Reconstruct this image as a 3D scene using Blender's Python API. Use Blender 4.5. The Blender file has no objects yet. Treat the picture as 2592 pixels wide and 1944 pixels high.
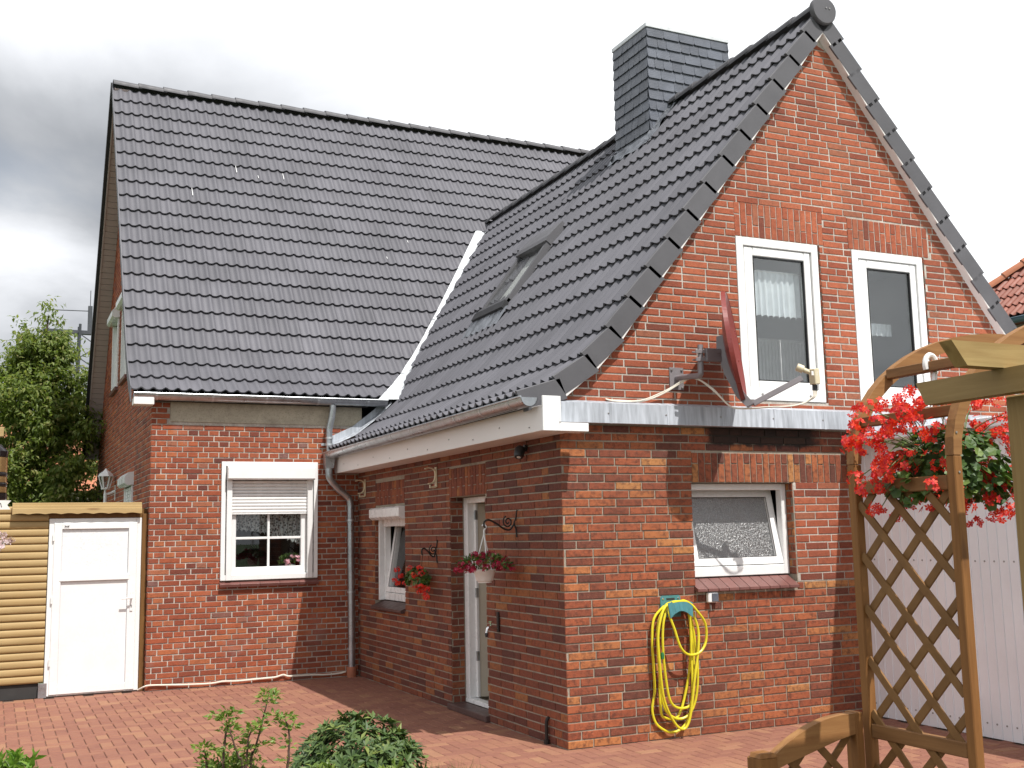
import bpy, bmesh, math, random
from mathutils import Vector, Matrix
random.seed(11)
R = math.radians
SC = bpy.context.scene
COL = SC.collection

# ------------------------------------------------------------------ camera
CAM = Vector((-4.0781, -7.7386, 1.6491)); YAW, PIT, ROL, FPX = 0.4416, 0.1361, -0.0206, 2779.8
fw = Vector((math.sin(YAW)*math.cos(PIT), math.cos(YAW)*math.cos(PIT), math.sin(PIT)))
rt = Vector((math.cos(YAW), -math.sin(YAW), 0)); up = rt.cross(fw)
rt, up = math.cos(ROL)*rt + math.sin(ROL)*up, -math.sin(ROL)*rt + math.cos(ROL)*up
cd = bpy.data.cameras.new('camera'); cam = bpy.data.objects.new('camera', cd); COL.objects.link(cam)
cd.sensor_width = 36; cd.lens = 36*FPX/2592; cd.clip_start = 0.05; cd.clip_end = 2000
cam.matrix_world = Matrix(((rt.x, up.x, -fw.x, CAM.x), (rt.y, up.y, -fw.y, CAM.y), (rt.z, up.z, -fw.z, CAM.z), (0, 0, 0, 1)))
SC.camera = cam

# ------------------------------------------------------------------ sun, sky, exposure
SUN = Vector((0.135, -0.60, 1.0)).normalized()
ld = bpy.data.lights.new('sun', 'SUN'); ld.energy = 4.0; ld.angle = R(0.53); ld.color = (1.0, 0.97, 0.92)
lo = bpy.data.objects.new('sun', ld); COL.objects.link(lo); lo.location = (0, -5, 20)
lo.rotation_euler = SUN.to_track_quat('Z', 'Y').to_euler()
SC.view_settings.view_transform = 'Standard'; SC.view_settings.look = 'None'
SC.view_settings.exposure = 0.42; SC.view_settings.gamma = 1; SC.view_settings.use_curve_mapping = False
SC.cycles.max_bounces = 6; SC.cycles.transparent_max_bounces = 12

W = bpy.data.worlds.new('World'); SC.world = W; W.use_nodes = True
nt = W.node_tree; nt.nodes.clear()

class N:
    """small node helper"""
    def __init__(s, tree): s.t = tree
    def node(s, typ, **kw):
        n = s.t.nodes.new(typ)
        for k, v in kw.items(): setattr(n, k, v)
        return n
    def put(s, sock, v):
        if v is None: return
        if hasattr(v, 'is_output') or isinstance(v, bpy.types.NodeSocket): s.t.links.new(v, sock)
        else: sock.default_value = v
    def math(s, op, a, b=None, c=None, clamp=False):
        n = s.node('ShaderNodeMath', operation=op, use_clamp=clamp)
        s.put(n.inputs[0], a); s.put(n.inputs[1], b); s.put(n.inputs[2], c)
        return n.outputs[0]
    def vmath(s, op, a, b=None):
        n = s.node('ShaderNodeVectorMath', operation=op); s.put(n.inputs[0], a)
        if b is not None: s.put(n.inputs[1], b)
        return n.outputs['Value'] if op in ('DOT_PRODUCT', 'LENGTH') else n.outputs[0]
    def noise(s, vec, scale, detail=4, rough=.55, dist=0):
        n = s.node('ShaderNodeTexNoise'); s.put(n.inputs['Vector'], vec)
        n.inputs['Scale'].default_value = scale; n.inputs['Detail'].default_value = detail
        n.inputs['Roughness'].default_value = rough; n.inputs['Distortion'].default_value = dist
        return n.outputs[0]
    def rng(s, v, a, b, c=0., d=1., smooth=False):
        n = s.node('ShaderNodeMapRange', interpolation_type='SMOOTHSTEP' if smooth else 'LINEAR')
        s.put(n.inputs[0], v); s.put(n.inputs[1], a); s.put(n.inputs[2], b); s.put(n.inputs[3], c); s.put(n.inputs[4], d)
        return n.outputs[0]
    def ramp(s, v, stops, const=False):
        n = s.node('ShaderNodeValToRGB'); s.put(n.inputs[0], v); cr = n.color_ramp
        if const: cr.interpolation = 'CONSTANT'
        while len(cr.elements) < len(stops): cr.elements.new(.5)
        for e, (p, c) in zip(cr.elements, stops): e.position = p; e.color = (*c, 1)
        return n.outputs[0]
    def mix(s, f, a, b, mode='MIX'):
        n = s.node('ShaderNodeMix', data_type='RGBA', blend_type=mode)
        col = lambda v: (*v, 1) if isinstance(v, tuple) and len(v) == 3 else v
        s.put(n.inputs[0], f); s.put(n.inputs[6], col(a)); s.put(n.inputs[7], col(b))
        return n.outputs[2]
    def scale_vec(s, v, sc):
        n = s.node('ShaderNodeVectorMath', operation='MULTIPLY'); s.put(n.inputs[0], v); n.inputs[1].default_value = sc
        return n.outputs[0]

n = N(nt)
gen = n.node('ShaderNodeTexCoord').outputs['Generated']
dirn = n.vmath('NORMALIZE', gen)
sp = n.node('ShaderNodeSeparateXYZ'); n.put(sp.inputs[0], dirn)
den = n.math('ADD', n.math('ABSOLUTE', sp.outputs[2]), 0.22)
cb = n.node('ShaderNodeCombineXYZ')
n.put(cb.inputs[0], n.math('DIVIDE', sp.outputs[0], den)); n.put(cb.inputs[1], n.math('DIVIDE', sp.outputs[1], den)); cb.inputs[2].default_value = 3.1
c1 = n.noise(cb.outputs[0], 1.35, 7, .52, .25)
c2 = n.noise(cb.outputs[0], 0.5, 3, .5, 0)
cloud = n.math('ADD', n.math('MULTIPLY', n.math('SUBTRACT', c1, .5), 1.15), n.math('MULTIPLY', n.math('SUBTRACT', c2, .5), .35))
cloud = n.math('ADD', cloud, .765)
def pdir(px, py):
    v = fw + rt*((px-1296)/FPX) - up*((py-972)/FPX); return v.normalized()
# cloud banks of the day, each a soft mass at its own bearing
for px, py, deg, amt in ((150, 400, 8, -.22), (215, 800, 6, -.22), (-500, 600, 16, -.08), (800, 215, 8, -.10), (480, 200, 6, -.08), (50, 600, 5, .32),
                         (100, 40, 9, .13), (700, 20, 8, .10), (1280, 330, 9, .16), (2200, 300, 30, .42), (1500, 80, 12, .10), (2592, 500, 14, .20)):
    d = n.math('ARCCOSINE', n.math('MINIMUM', n.vmath('DOT_PRODUCT', dirn, tuple(pdir(px, py))), .999999))
    cloud = n.math('ADD', cloud, n.math('MULTIPLY', n.rng(d, R(deg*1.25), 0., 0., 1., True), amt))
ccol = n.ramp(n.math('MULTIPLY', cloud, .8), [(.0, (.17, .178, .195)), (.28, (.22, .232, .255)), (.45, (.40, .415, .44)), (.60, (.655, .67, .70)), (.74, (.87, .885, .905)), (1., (.985, 1.0, 1.01))])
sky = n.node('ShaderNodeTexSky', sky_type='NISHITA'); sky.sun_disc = False
sky.sun_elevation = math.asin(SUN.z); sky.sun_rotation = math.atan2(SUN.x, SUN.y); sky.air_density = 1.2; sky.dust_density = 2.0
gap = n.math('MULTIPLY', n.rng(c1, .26, .40, 1., 0., True), .12)
blue = n.math('MULTIPLY', n.rng(n.vmath('DOT_PRODUCT', dirn, tuple(pdir(2240, 70))), math.cos(R(3.0)), 1., 0., 1., True), .30)
holes = n.math('MAXIMUM', gap, blue)
cscaled = n.vmath('MULTIPLY', ccol, (10, 10, 10))
skyc = n.mix(holes, cscaled, n.vmath('MULTIPLY', sky.outputs[0], (1.6, 1.6, 1.6)))
bg = n.node('ShaderNodeBackground'); n.put(bg.inputs[0], skyc); bg.inputs[1].default_value = 0.108
wo = n.node('ShaderNodeOutputWorld'); nt.links.new(bg.outputs[0], wo.inputs[0])

# ------------------------------------------------------------------ materials
MATS = {}
def newmat(name):
    m = bpy.data.materials.new(name); m.use_nodes = True; m.node_tree.nodes.clear()
    h = N(m.node_tree); p = h.node('ShaderNodeBsdfPrincipled'); o = h.node('ShaderNodeOutputMaterial')
    m.node_tree.links.new(p.outputs[0], o.inputs[0]); MATS[name] = m
    return m, h, p
def rnd(h):
    g = h.node('ShaderNodeNewGeometry').outputs['Random Per Island']
    o = h.node('ShaderNodeObjectInfo').outputs['Random']
    return h.math('FRACT', h.math('ADD', h.math('MULTIPLY', g, 7.13), h.math('MULTIPLY', o, 13.7)))
def pos(h): return h.node('ShaderNodeNewGeometry').outputs['Position']
def bump(h, p, height, strength, dist=.01):
    b = h.node('ShaderNodeBump'); b.inputs['Strength'].default_value = strength; b.inputs['Distance'].default_value = dist
    h.put(b.inputs['Height'], height); h.put(p.inputs['Normal'], b.outputs[0])
def simple(name, col, rough=.5, metal=0., var=.12, nscale=6., bscale=0, bstr=.15, island=0., spec=.5, stretch=None):
    m, h, p = newmat(name)
    P = pos(h); P2 = h.scale_vec(P, stretch) if stretch else P
    f = h.noise(P2, nscale, 5)
    lo_, hi_ = 1-var, 1+var
    k = h.rng(f, .3, .7, lo_, hi_)
    if island: k = h.math('MULTIPLY', k, h.rng(rnd(h), 0, 1, 1-island, 1+island))
    cc = h.vmath('MULTIPLY', h.node('ShaderNodeRGB').outputs[0], (1, 1, 1))
    h.t.nodes[-2].outputs[0].default_value = (*col, 1)
    vm = h.node('ShaderNodeVectorMath', operation='SCALE'); h.put(vm.inputs[0], cc); h.put(vm.inputs['Scale'], k)
    h.put(p.inputs['Base Color'], vm.outputs[0])
    h.put(p.inputs['Roughness'], h.rng(h.noise(P2, nscale*2.3, 4), .3, .7, max(.02, rough-.08), min(1, rough+.08)))
    p.inputs['Metallic'].default_value = metal; p.inputs['Specular IOR Level'].default_value = spec
    if bscale: bump(h, p, h.noise(P2, bscale, 5), bstr)
    return m

def brickmat(name, stops, dirt=.5, soot=False, eff=0.):
    m, h, p = newmat(name); P = pos(h); r = rnd(h)
    base = h.ramp(r, stops)
    mot = h.noise(P, 24, 6, .65); fine = h.noise(P, 110, 4, .7)
    c = h.mix(h.math('MULTIPLY', h.rng(mot, .46, .66), dirt), base, (.075, .03, .022))
    c = h.mix(h.rng(fine, .56, .75, 0, .55), c, (.10, .045, .03))
    c = h.mix(h.rng(fine, .44, .30, 0, .30), c, (.60, .30, .17))
    wide = h.noise(P, 1.3, 3)
    c = h.mix(h.rng(wide, .42, .72, 0, .35), c, (.12, .05, .035))
    if eff: c = h.mix(h.math('MULTIPLY', h.rng(h.noise(P, 3.0, 5, .7), .56, .76), eff), c, (.45, .36, .34))
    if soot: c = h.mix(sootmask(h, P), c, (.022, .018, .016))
    h.put(p.inputs['Base Color'], c); p.inputs['Roughness'].default_value = .82; p.inputs['Specular IOR Level'].default_value = .25
    bump(h, p, h.math('ADD', fine, h.math('MULTIPLY', mot, 1.2)), .55, .006)
    return m
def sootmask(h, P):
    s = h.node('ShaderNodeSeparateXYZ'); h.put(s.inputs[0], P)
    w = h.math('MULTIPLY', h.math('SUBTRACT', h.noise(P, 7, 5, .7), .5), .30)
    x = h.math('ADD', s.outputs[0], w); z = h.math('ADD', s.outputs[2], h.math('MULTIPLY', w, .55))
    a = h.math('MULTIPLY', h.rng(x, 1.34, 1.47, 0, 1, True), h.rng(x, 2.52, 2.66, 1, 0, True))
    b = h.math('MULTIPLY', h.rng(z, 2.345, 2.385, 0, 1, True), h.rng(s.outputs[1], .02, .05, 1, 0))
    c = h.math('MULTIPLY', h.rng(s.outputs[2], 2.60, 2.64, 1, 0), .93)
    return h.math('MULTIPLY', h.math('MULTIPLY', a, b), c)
def mortarmat(name, col, dark, soot=False):
    m, h, p = newmat(name); P = pos(h)
    c = h.mix(h.rng(h.noise(P, 4, 6, .7), .35, .65), col, dark)
    c = h.mix(h.rng(h.noise(P, 60, 3), .5, .72, 0, .5), c, tuple(x*.55 for x in dark))
    if soot: c = h.mix(sootmask(h, P), c, (.022, .018, .016))
    h.put(p.inputs['Base Color'], c); p.inputs['Roughness'].default_value = .95; p.inputs['Specular IOR Level'].default_value = .1
    bump(h, p, h.noise(P, 140, 4), .6, .004)
    return m

# lower gable wall of the wing: fired mix of orange, red and near-black clinkers
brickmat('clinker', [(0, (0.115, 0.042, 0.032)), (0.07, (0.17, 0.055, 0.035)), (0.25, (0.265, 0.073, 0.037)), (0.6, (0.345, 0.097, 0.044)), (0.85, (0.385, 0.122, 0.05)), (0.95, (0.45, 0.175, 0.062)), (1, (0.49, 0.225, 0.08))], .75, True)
brickmat('clinker_shaded', [(0, (0.095, 0.038, 0.032)), (0.1, (0.125, 0.042, 0.031)), (0.32, (0.19, 0.056, 0.034)), (0.72, (0.245, 0.072, 0.037)), (0.93, (0.3, 0.1, 0.043)), (1, (0.35, 0.14, 0.05))], .55)  # same clinkers darkened and reddened: the side wall's shade put into the colour
brickmat('gable_brick', [(0, (0.1862, 0.0526, 0.0332)), (0.1, (0.2793, 0.0711, 0.038)), (0.5, (0.364, 0.099, 0.049)), (0.85, (0.4147, 0.1198, 0.0593)), (1, (0.3047, 0.1121, 0.0633))], .30)
brickmat('main_brick', [(0, (0.128, 0.038, 0.0303)), (0.08, (0.2399, 0.0599, 0.0318)), (0.45, (0.3199, 0.0804, 0.0378)), (0.8, (0.3759, 0.1038, 0.0454)), (0.95, (0.4079, 0.1316, 0.0545)), (1, (0.192, 0.095, 0.0832))], .30, False, .22)
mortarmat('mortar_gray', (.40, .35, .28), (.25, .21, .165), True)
mortarmat('mortar_light', (.62, .57, .50), (.34, .30, .26))
mortarmat('mortar_pale', (.58, .53, .47), (.32, .28, .24))
mortarmat('concrete', (.50, .45, .35), (.36, .32, .25))
simple('tile_gray', (.112, .110, .125), .58, 0, .13, 1.6, 260, .08, .10)
simple('tile_edge', (.090, .088, .096), .6, 0, .10, 4.0, 260, .08, .06)
simple('roof_deck', (.03, .03, .03), .9)
simple('slate', (.098, .108, .132), .42, 0, .18, 5, 60, .3, .16)
simple('zinc', (.50, .52, .54), .38, .75, .22, 5, 0, 0, .06, .5, (1, 1, .25))
simple('zinc_old', (.40, .425, .465), .6, .12, .30, 26, 0, 0, .10, .4, (1, 1, .10))
simple('lead', (.22, .23, .25), .42, .7, .25, 9, 30, .5)
simple('white_sheet', (.66, .68, .70), .50, .1, .12, 14, 18, .3)
simple('pvc', (.80, .80, .79), .28, 0, .03, 4)
simple('pvc_soffit', (.45, .37, .35), .5, 0, .05, 4)
simple('fascia_white', (.76, .73, .71), .45, 0, .05, 2.5, 0, 0, 0, .5, (1, .3, 1))
simple('gasket', (.02, .02, .022), .6)
simple('cladding', (.82, .82, .85), .45, 0, .05, 2, 0, 0, .02)
simple('screw_steel', (.35, .34, .33), .4, .7)
simple('galvanised', (.42, .44, .46), .33, .85, .18, 9)
simple('dish_red', (.20, .035, .03), .33, 0, .08, 5)
simple('dish_gray', (.24, .22, .23), .45, .2, .08, 5)
simple('cream_plastic', (.62, .55, .38), .4, 0, .06, 9)
simple('cable_white', (.75, .70, .60), .45, 0, .06, 9)
simple('black_plastic', (.02, .02, .022), .4)
simple('hose_yellow', (.66, .58, .025), .35, 0, .08, 8)
simple('teal_plastic', (.06, .20, .22), .38, 0, .12, 8)
simple('hose_green', (.02, .16, .05), .4)
simple('iron', (.03, .025, .022), .55, .4, .2, 20)
simple('chrome', (.7, .7, .7), .12, 1)
simple('clay', (.36, .13, .07), .8, 0, .15, 9)
simple('sill_tile', (.17, .075, .065), .35, 0, .12, 6, 0, 0, .10)
simple('step_tile', (.085, .05, .045), .45, 0, .2, 7)
simple('plaster', (.72, .66, .54), .9, 0, .06, 5)
simple('room_wall', (.46, .47, .47), .9, 0, .05, 3)
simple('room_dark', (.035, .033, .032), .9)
simple('radiator_white', (.7, .7, .7), .4)
simple('pot_white', (.72, .70, .66), .45, 0, .08, 9)
simple('soil', (.055, .038, .026), .95, 0, .4, 14, 40, .8)
simple('lawn', (.05, .085, .025), .95, 0, .35, 5, 60, .6)
simple('joint_sand', (.155, .092, .066), .95, 0, .25, 10, 80, .5)
simple('bark', (.075, .055, .04), .9, 0, .3, 14, 30, .7)
simple('stem_brown', (.09, .05, .035), .8, 0, .25, 20)
simple('stem_green', (.09, .14, .03), .6, 0, .2, 20)
simple('neighbour_wall', (.55, .50, .42), .9, 0, .1, 2)
simple('red_tile', (.23, .075, .048), .6, 0, .2, 4, 0, 0, .16)
simple('orange_ridge', (.40, .15, .075), .7, 0, .15, 6)
simple('gutter_blue', (.16, .25, .31), .4, .3)
simple('steel_mast', (.06, .065, .075), .7, .1)
simple('black_gloss', (.015, .012, .012), .12)
simple('brass_gloss', (.48, .30, .13), .22, .8)
simple('ribbon', (.72, .70, .66), .7)
simple('ink', (.03, .025, .025), .7)
simple('curtain_white', (.80, .83, .86), .8, 0, .05, 12)
simple('mat_black', (.012, .012, .014), .9)

def leafmat(name, stops, rough=.45, trans=.25):
    m = bpy.data.materials.new(name); m.use_nodes = True; m.node_tree.nodes.clear(); h = N(m.node_tree)
    p = h.node('ShaderNodeBsdfPrincipled'); o = h.node('ShaderNodeOutputMaterial'); t = h.node('ShaderNodeBsdfTranslucent'); mx = h.node('ShaderNodeMixShader')
    c = h.ramp(rnd(h), stops); h.put(p.inputs['Base Color'], c); p.inputs['Roughness'].default_value = rough
    h.put(t.inputs[0], h.mix(1., c, (1.3, 1.35, .8), 'MULTIPLY')); mx.inputs[0].default_value = trans
    m.node_tree.links.new(p.outputs[0], mx.inputs[1]); m.node_tree.links.new(t.outputs[0], mx.inputs[2]); m.node_tree.links.new(mx.outputs[0], o.inputs[0])
    MATS[name] = m
leafmat('tree_leaf', [(0, (.10, .15, .03)), (.5, (.165, .225, .045)), (.85, (.24, .285, .07)), (1, (.31, .29, .11))], .5, .5)
leafmat('rhodo_leaf', [(0, (.036, .070, .018)), (.5, (.062, .112, .026)), (.9, (.115, .168, .045)), (1, (.19, .23, .05))], .55, .15)
leafmat('young_leaf', [(0, (.10, .17, .025)), (.6, (.17, .25, .04)), (1, (.27, .33, .075))], .45, .35)
leafmat('bright_leaf', [(0, (.09, .19, .022)), (.6, (.15, .28, .035)), (1, (.24, .36, .06))], .4, .35)
leafmat('geranium_leaf', [(0, (.030, .070, .014)), (.6, (.062, .125, .022)), (1, (.15, .22, .045))], .5, .2)
leafmat('geranium_red', [(0, (.50, .012, .035)), (.3, (.74, .03, .02)), (.75, (.85, .085, .03)), (1, (.66, .03, .075))], .55, .35)
leafmat('petunia_red', [(0, (.22, .005, .03)), (.5, (.38, .012, .05)), (.9, (.50, .035, .10)), (1, (.62, .25, .32))], .55, .25)
leafmat('pink_petal', [(0, (.62, .22, .30)), (.6, (.72, .36, .45)), (1, (.75, .55, .6))], .6, .25)
leafmat('pale_petal', [(0, (.62, .45, .50)), (1, (.78, .70, .72))], .6, .25)
leafmat('grass_blade', [(0, (.05, .085, .02)), (.6, (.10, .14, .035)), (1, (.22, .20, .09))], .6, .3)

def woodmat(name, a, b, knot, grain=(6, 40, 40), kn=.5):
    m, h, p = newmat(name); P = pos(h)
    r = rnd(h); off = h.node('ShaderNodeCombineXYZ'); h.put(off.inputs[0], h.math('MULTIPLY', r, 9)); h.put(off.inputs[1], h.math('MULTIPLY', r, 5)); h.put(off.inputs[2], h.math('MULTIPLY', r, 3))
    Q = h.vmath('ADD', P, off.outputs[0])
    g = h.noise(h.scale_vec(Q, grain), 1.0, 6, .6, .6)
    w = h.noise(Q, 3.0, 3)
    c = h.mix(h.rng(g, .35, .66), a, b)
    c = h.mix(h.rng(w, .4, .7, 0, .35), c, tuple(x*.7 for x in a))
    vt = h.node('ShaderNodeTexVoronoi'); h.put(vt.inputs['Vector'], h.scale_vec(Q, tuple(x*.22+1.2 for x in grain))); vt.inputs['Scale'].default_value = 1.0
    c = h.mix(h.math('MULTIPLY', h.rng(vt.outputs['Distance'], .05, .17, 1, 0, True), kn), c, knot)
    c = h.mix(h.rng(r, 0, 1, 0, .22), c, b)
    h.put(p.inputs['Base Color'], c); p.inputs['Roughness'].default_value = .62; p.inputs['Specular IOR Level'].default_value = .3
    bump(h, p, g, .35, .004)
woodmat('log_wood', (.44, .315, .150), (.38, .255, .108), (.19, .10, .04), (1.6, 30, 26), .75)
woodmat('log_dark', (.20, .10, .028), (.13, .06, .018), (.08, .03, .01), (30, 30, 2))
woodmat('arch_v', (.28, .128, .038), (.19, .080, .022), (.09, .035, .014), (36, 36, 2.2))
woodmat('arch_y', (.27, .135, .050), (.18, .085, .030), (.09, .035, .014), (36, 2.2, 36))
woodmat('arch_x', (.33, .17, .062), (.23, .105, .036), (.10, .04, .015), (2.2, 36, 36))
woodmat('slat_wood', (.235, .122, .042), (.165, .080, .026), (.09, .04, .016), (20, 9, 9))
woodmat('pergola_wood', (.37, .26, .105), (.28, .18, .065), (.08, .05, .02), (2.0, 30, 30))
woodmat('pergola_y', (.34, .23, .095), (.25, .16, .06), (.08, .05, .02), (30, 2.0, 30))
woodmat('pergola_v', (.33, .225, .09), (.25, .155, .055), (.08, .05, .02), (30, 30, 2.0))

# paving: dull red and sandy orange concrete blocks, flamed
m, h, p = newmat('paver'); P = pos(h); r = rnd(h)
c = h.ramp(r, [(0, (.225, .096, .070)), (.35, (.255, .112, .079)), (.65, (.272, .122, .083)), (.88, (.30, .144, .091)), (1, (.335, .175, .104))])
c = h.mix(h.rng(h.noise(P, 16, 4), .4, .65, 0, .30), c, (.33, .165, .095))
c = h.mix(h.rng(h.noise(P, 160, 3), .5, .75, 0, .4), c, (.16, .075, .055))
c = h.mix(h.rng(h.noise(P, .9, 4), .5, .75, 0, .3), c, (.20, .095, .07))
h.put(p.inputs['Base Color'], c); p.inputs['Roughness'].default_value = .85; p.inputs['Specular IOR Level'].default_value = .25
bump(h, p, h.noise(P, 220, 4), .5, .004)

def glassmat(name, tint, refl, rough=0., bscale=0, bstr=0):
    m = bpy.data.materials.new(name); m.use_nodes = True; m.node_tree.nodes.clear(); h = N(m.node_tree)
    t = h.node('ShaderNodeBsdfTransparent'); t.inputs[0].default_value = (*tint, 1)
    g = h.node('ShaderNodeBsdfGlossy'); g.inputs['Roughness'].default_value = rough
    mx = h.node('ShaderNodeMixShader'); o = h.node('ShaderNodeOutputMaterial'); fr = h.node('ShaderNodeLayerWeight'); fr.inputs[0].default_value = .5
    if bscale:
        b = h.node('ShaderNodeBump'); b.inputs['Strength'].default_value = bstr; b.inputs['Distance'].default_value = .0075
        Pp = h.scale_vec(pos(h), (1, 1, .55))
        h.put(b.inputs['Height'], h.noise(Pp, bscale, 3, .6, 1.2)); h.put(g.inputs['Normal'], b.outputs[0]); h.put(fr.inputs['Normal'], b.outputs[0])
    h.put(mx.inputs[0], h.math('MULTIPLY', h.math('ADD', h.math('MULTIPLY', h.math('POWER', fr.outputs['Facing'], 5.0), .96), .04), refl, clamp=True))
    m.node_tree.links.new(t.outputs[0], mx.inputs[1]); m.node_tree.links.new(g.outputs[0], mx.inputs[2]); m.node_tree.links.new(mx.outputs[0], o.inputs[0])
    MATS[name] = m
glassmat('glass', (.90, .92, .92), 2.6)
glassmat('glass_dark', (.90, .92, .92), 1.3)
glassmat('obscure_glass', (.34, .35, .36), 8.0, .34, 85, 1.0)
glassmat('roof_glass', (.92, .93, .92), 0.75, .10)
m, h, p = newmat('marble_pane'); P = pos(h)
h.put(p.inputs['Base Color'], h.mix(h.rng(h.noise(h.scale_vec(P, (1, 1, 1.6)), 26, 6, .75, 1.5), .5, .75), (.80, .81, .81), (.50, .54, .56))); p.inputs['Roughness'].default_value = .25
# lace: white thread with open mesh and a denser patterned hem
m = bpy.data.materials.new('lace'); m.use_nodes = True; m.node_tree.nodes.clear(); h = N(m.node_tree); MATS['lace'] = m
P = pos(h); d = h.node('ShaderNodeBsdfDiffuse'); d.inputs[0].default_value = (.62, .63, .62, 1); t = h.node('ShaderNodeBsdfTransparent'); mx = h.node('ShaderNodeMixShader'); o = h.node('ShaderNodeOutputMaterial')
v = h.node('ShaderNodeTexVoronoi'); h.put(v.inputs['Vector'], P); v.inputs['Scale'].default_value = 34
h.put(mx.inputs[0], h.rng(v.outputs['Distance'], .30, .62, .25, .85, True))
m.node_tree.links.new(t.outputs[0], mx.inputs[1]); m.node_tree.links.new(d.outputs[0], mx.inputs[2]); m.node_tree.links.new(mx.outputs[0], o.inputs[0])

# ------------------------------------------------------------------ geometry helpers
WL = {}
def V(*a): return Vector(a)
class MB:
    def __init__(s): s.v = []; s.f = []
    def add(s, vs, fs):
        b = len(s.v); s.v += [Vector(x) for x in vs]; s.f += [tuple(i+b for i in f) for f in fs]; return s
    def box(s, a, b, c=0.0):
        ce = (Vector(a)+Vector(b))/2; hf = [abs(y-x)/2 for x, y in zip(a, b)]
        return s.obox(ce, (V(1, 0, 0), V(0, 1, 0), V(0, 0, 1)), hf, c)
    def obox(s, ce, ax, hf, c=0.0):
        ce = Vector(ce); c = min(c, min(hf)*.45)
        if c <= 0:
            vs = [ce+ax[0]*hf[0]*x+ax[1]*hf[1]*y+ax[2]*hf[2]*z for x in (-1, 1) for y in (-1, 1) for z in (-1, 1)]
            return s.add(vs, [(0, 1, 3, 2), (4, 6, 7, 5), (0, 4, 5, 1), (2, 3, 7, 6), (0, 2, 6, 4), (1, 5, 7, 3)])
        vs = []; idx = {}
        for x in (-1, 1):
            for y in (-1, 1):
                for z in (-1, 1):
                    for k in range(3):
                        e = [hf[0]-c, hf[1]-c, hf[2]-c]; e[k] = hf[k]
                        idx[(x, y, z, k)] = len(vs); vs.append(ce+ax[0]*e[0]*x+ax[1]*e[1]*y+ax[2]*e[2]*z)
        fs = []
        for k in range(3):
            o = [i for i in range(3) if i != k]
            for sg in (-1, 1):
                q = []
                for a_, b_ in ((-1, -1), (1, -1), (1, 1), (-1, 1)):
                    t = [0, 0, 0]; t[k] = sg; t[o[0]] = a_; t[o[1]] = b_; q.append(idx[(*t, k)])
                fs.append(tuple(q))
            for a_ in (-1, 1):
                for b_ in (-1, 1):
                    t0 = [0, 0, 0]; t0[k] = -1; t0[o[0]] = a_; t0[o[1]] = b_; t1 = list(t0); t1[k] = 1
                    fs.append((idx[(*t0, o[0])], idx[(*t1, o[0])], idx[(*t1, o[1])], idx[(*t0, o[1])]))
        for x in (-1, 1):
            for y in (-1, 1):
                for z in (-1, 1): fs.append((idx[(x, y, z, 0)], idx[(x, y, z, 1)], idx[(x, y, z, 2)]))
        return s.add(vs, fs)
    def bar(s, a, b, w, t, c=0.0, upv=V(0, 0, 1)):
        """a straight bar from a to b, w wide along upv, t thick across"""
        a, b = Vector(a), Vector(b); d = (b-a).normalized(); s3 = d.cross(upv)
        s3 = s3.normalized() if s3.length > 1e-6 else V(1, 0, 0); u3 = s3.cross(d).normalized()
        return s.obox((a+b)/2, (d, u3, s3), ((b-a).length/2, w/2, t/2), c)
    def quad(s, a, b, c, d): return s.add([a, b, c, d], [(0, 1, 2, 3)])
    def prism(s, poly, ext):
        """poly: list of 3d points, extruded by vector ext"""
        n_ = len(poly); ext = Vector(ext); vs = [Vector(q) for q in poly]+[Vector(q)+ext for q in poly]
        fs = [tuple(range(n_)), tuple(range(2*n_-1, n_-1, -1))]+[(i, i+n_, (i+1) % n_+n_, (i+1) % n_) for i in range(n_)]
        return s.add(vs, fs)
    def tube(s, pts, r, seg=8, cap=True, smoothn=0, rad=None):
        P_ = [Vector(q) for q in pts]
        if smoothn: P_ = spline(P_, smoothn)
        n_ = len(P_); rs = rad if rad and len(rad) == n_ else ([r]*n_ if rad is None else [rad[0]+(rad[-1]-rad[0])*i/(n_-1) for i in range(n_)])
        tan = [(P_[min(i+1, n_-1)]-P_[max(i-1, 0)]).normalized() for i in range(n_)]
        ref = V(0, 0, 1) if abs(tan[0].z) < .9 else V(1, 0, 0)
        x = tan[0].cross(ref).normalized(); vs = []; fs = []
        for i in range(n_):
            x = (x-tan[i]*x.dot(tan[i])); x = x.normalized() if x.length > 1e-6 else tan[i].orthogonal().normalized(); y = tan[i].cross(x)
            for k in range(seg):
                a = 2*math.pi*k/seg; vs.append(P_[i]+(x*math.cos(a)+y*math.sin(a))*rs[i])
        for i in range(n_-1):
            for k in range(seg): fs.append((i*seg+k, i*seg+(k+1) % seg, (i+1)*seg+(k+1) % seg, (i+1)*seg+k))
        if cap: fs += [tuple(range(seg-1, -1, -1)), tuple((n_-1)*seg+k for k in range(seg))]
        return s.add(vs, fs)
    def lathe(s, ce, prof, seg=16, ax=V(0, 0, 1)):
        ce = Vector(ce); x = ax.orthogonal().normalized(); y = ax.cross(x); vs = []; fs = []
        for r_, z_ in prof:
            for k in range(seg):
                a = 2*math.pi*k/seg; vs.append(ce+ax*z_+(x*math.cos(a)+y*math.sin(a))*r_)
        for i in range(len(prof)-1):
            for k in range(seg): fs.append((i*seg+k, i*seg+(k+1) % seg, (i+1)*seg+(k+1) % seg, (i+1)*seg+k))
        return s.add(vs, fs)
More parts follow.
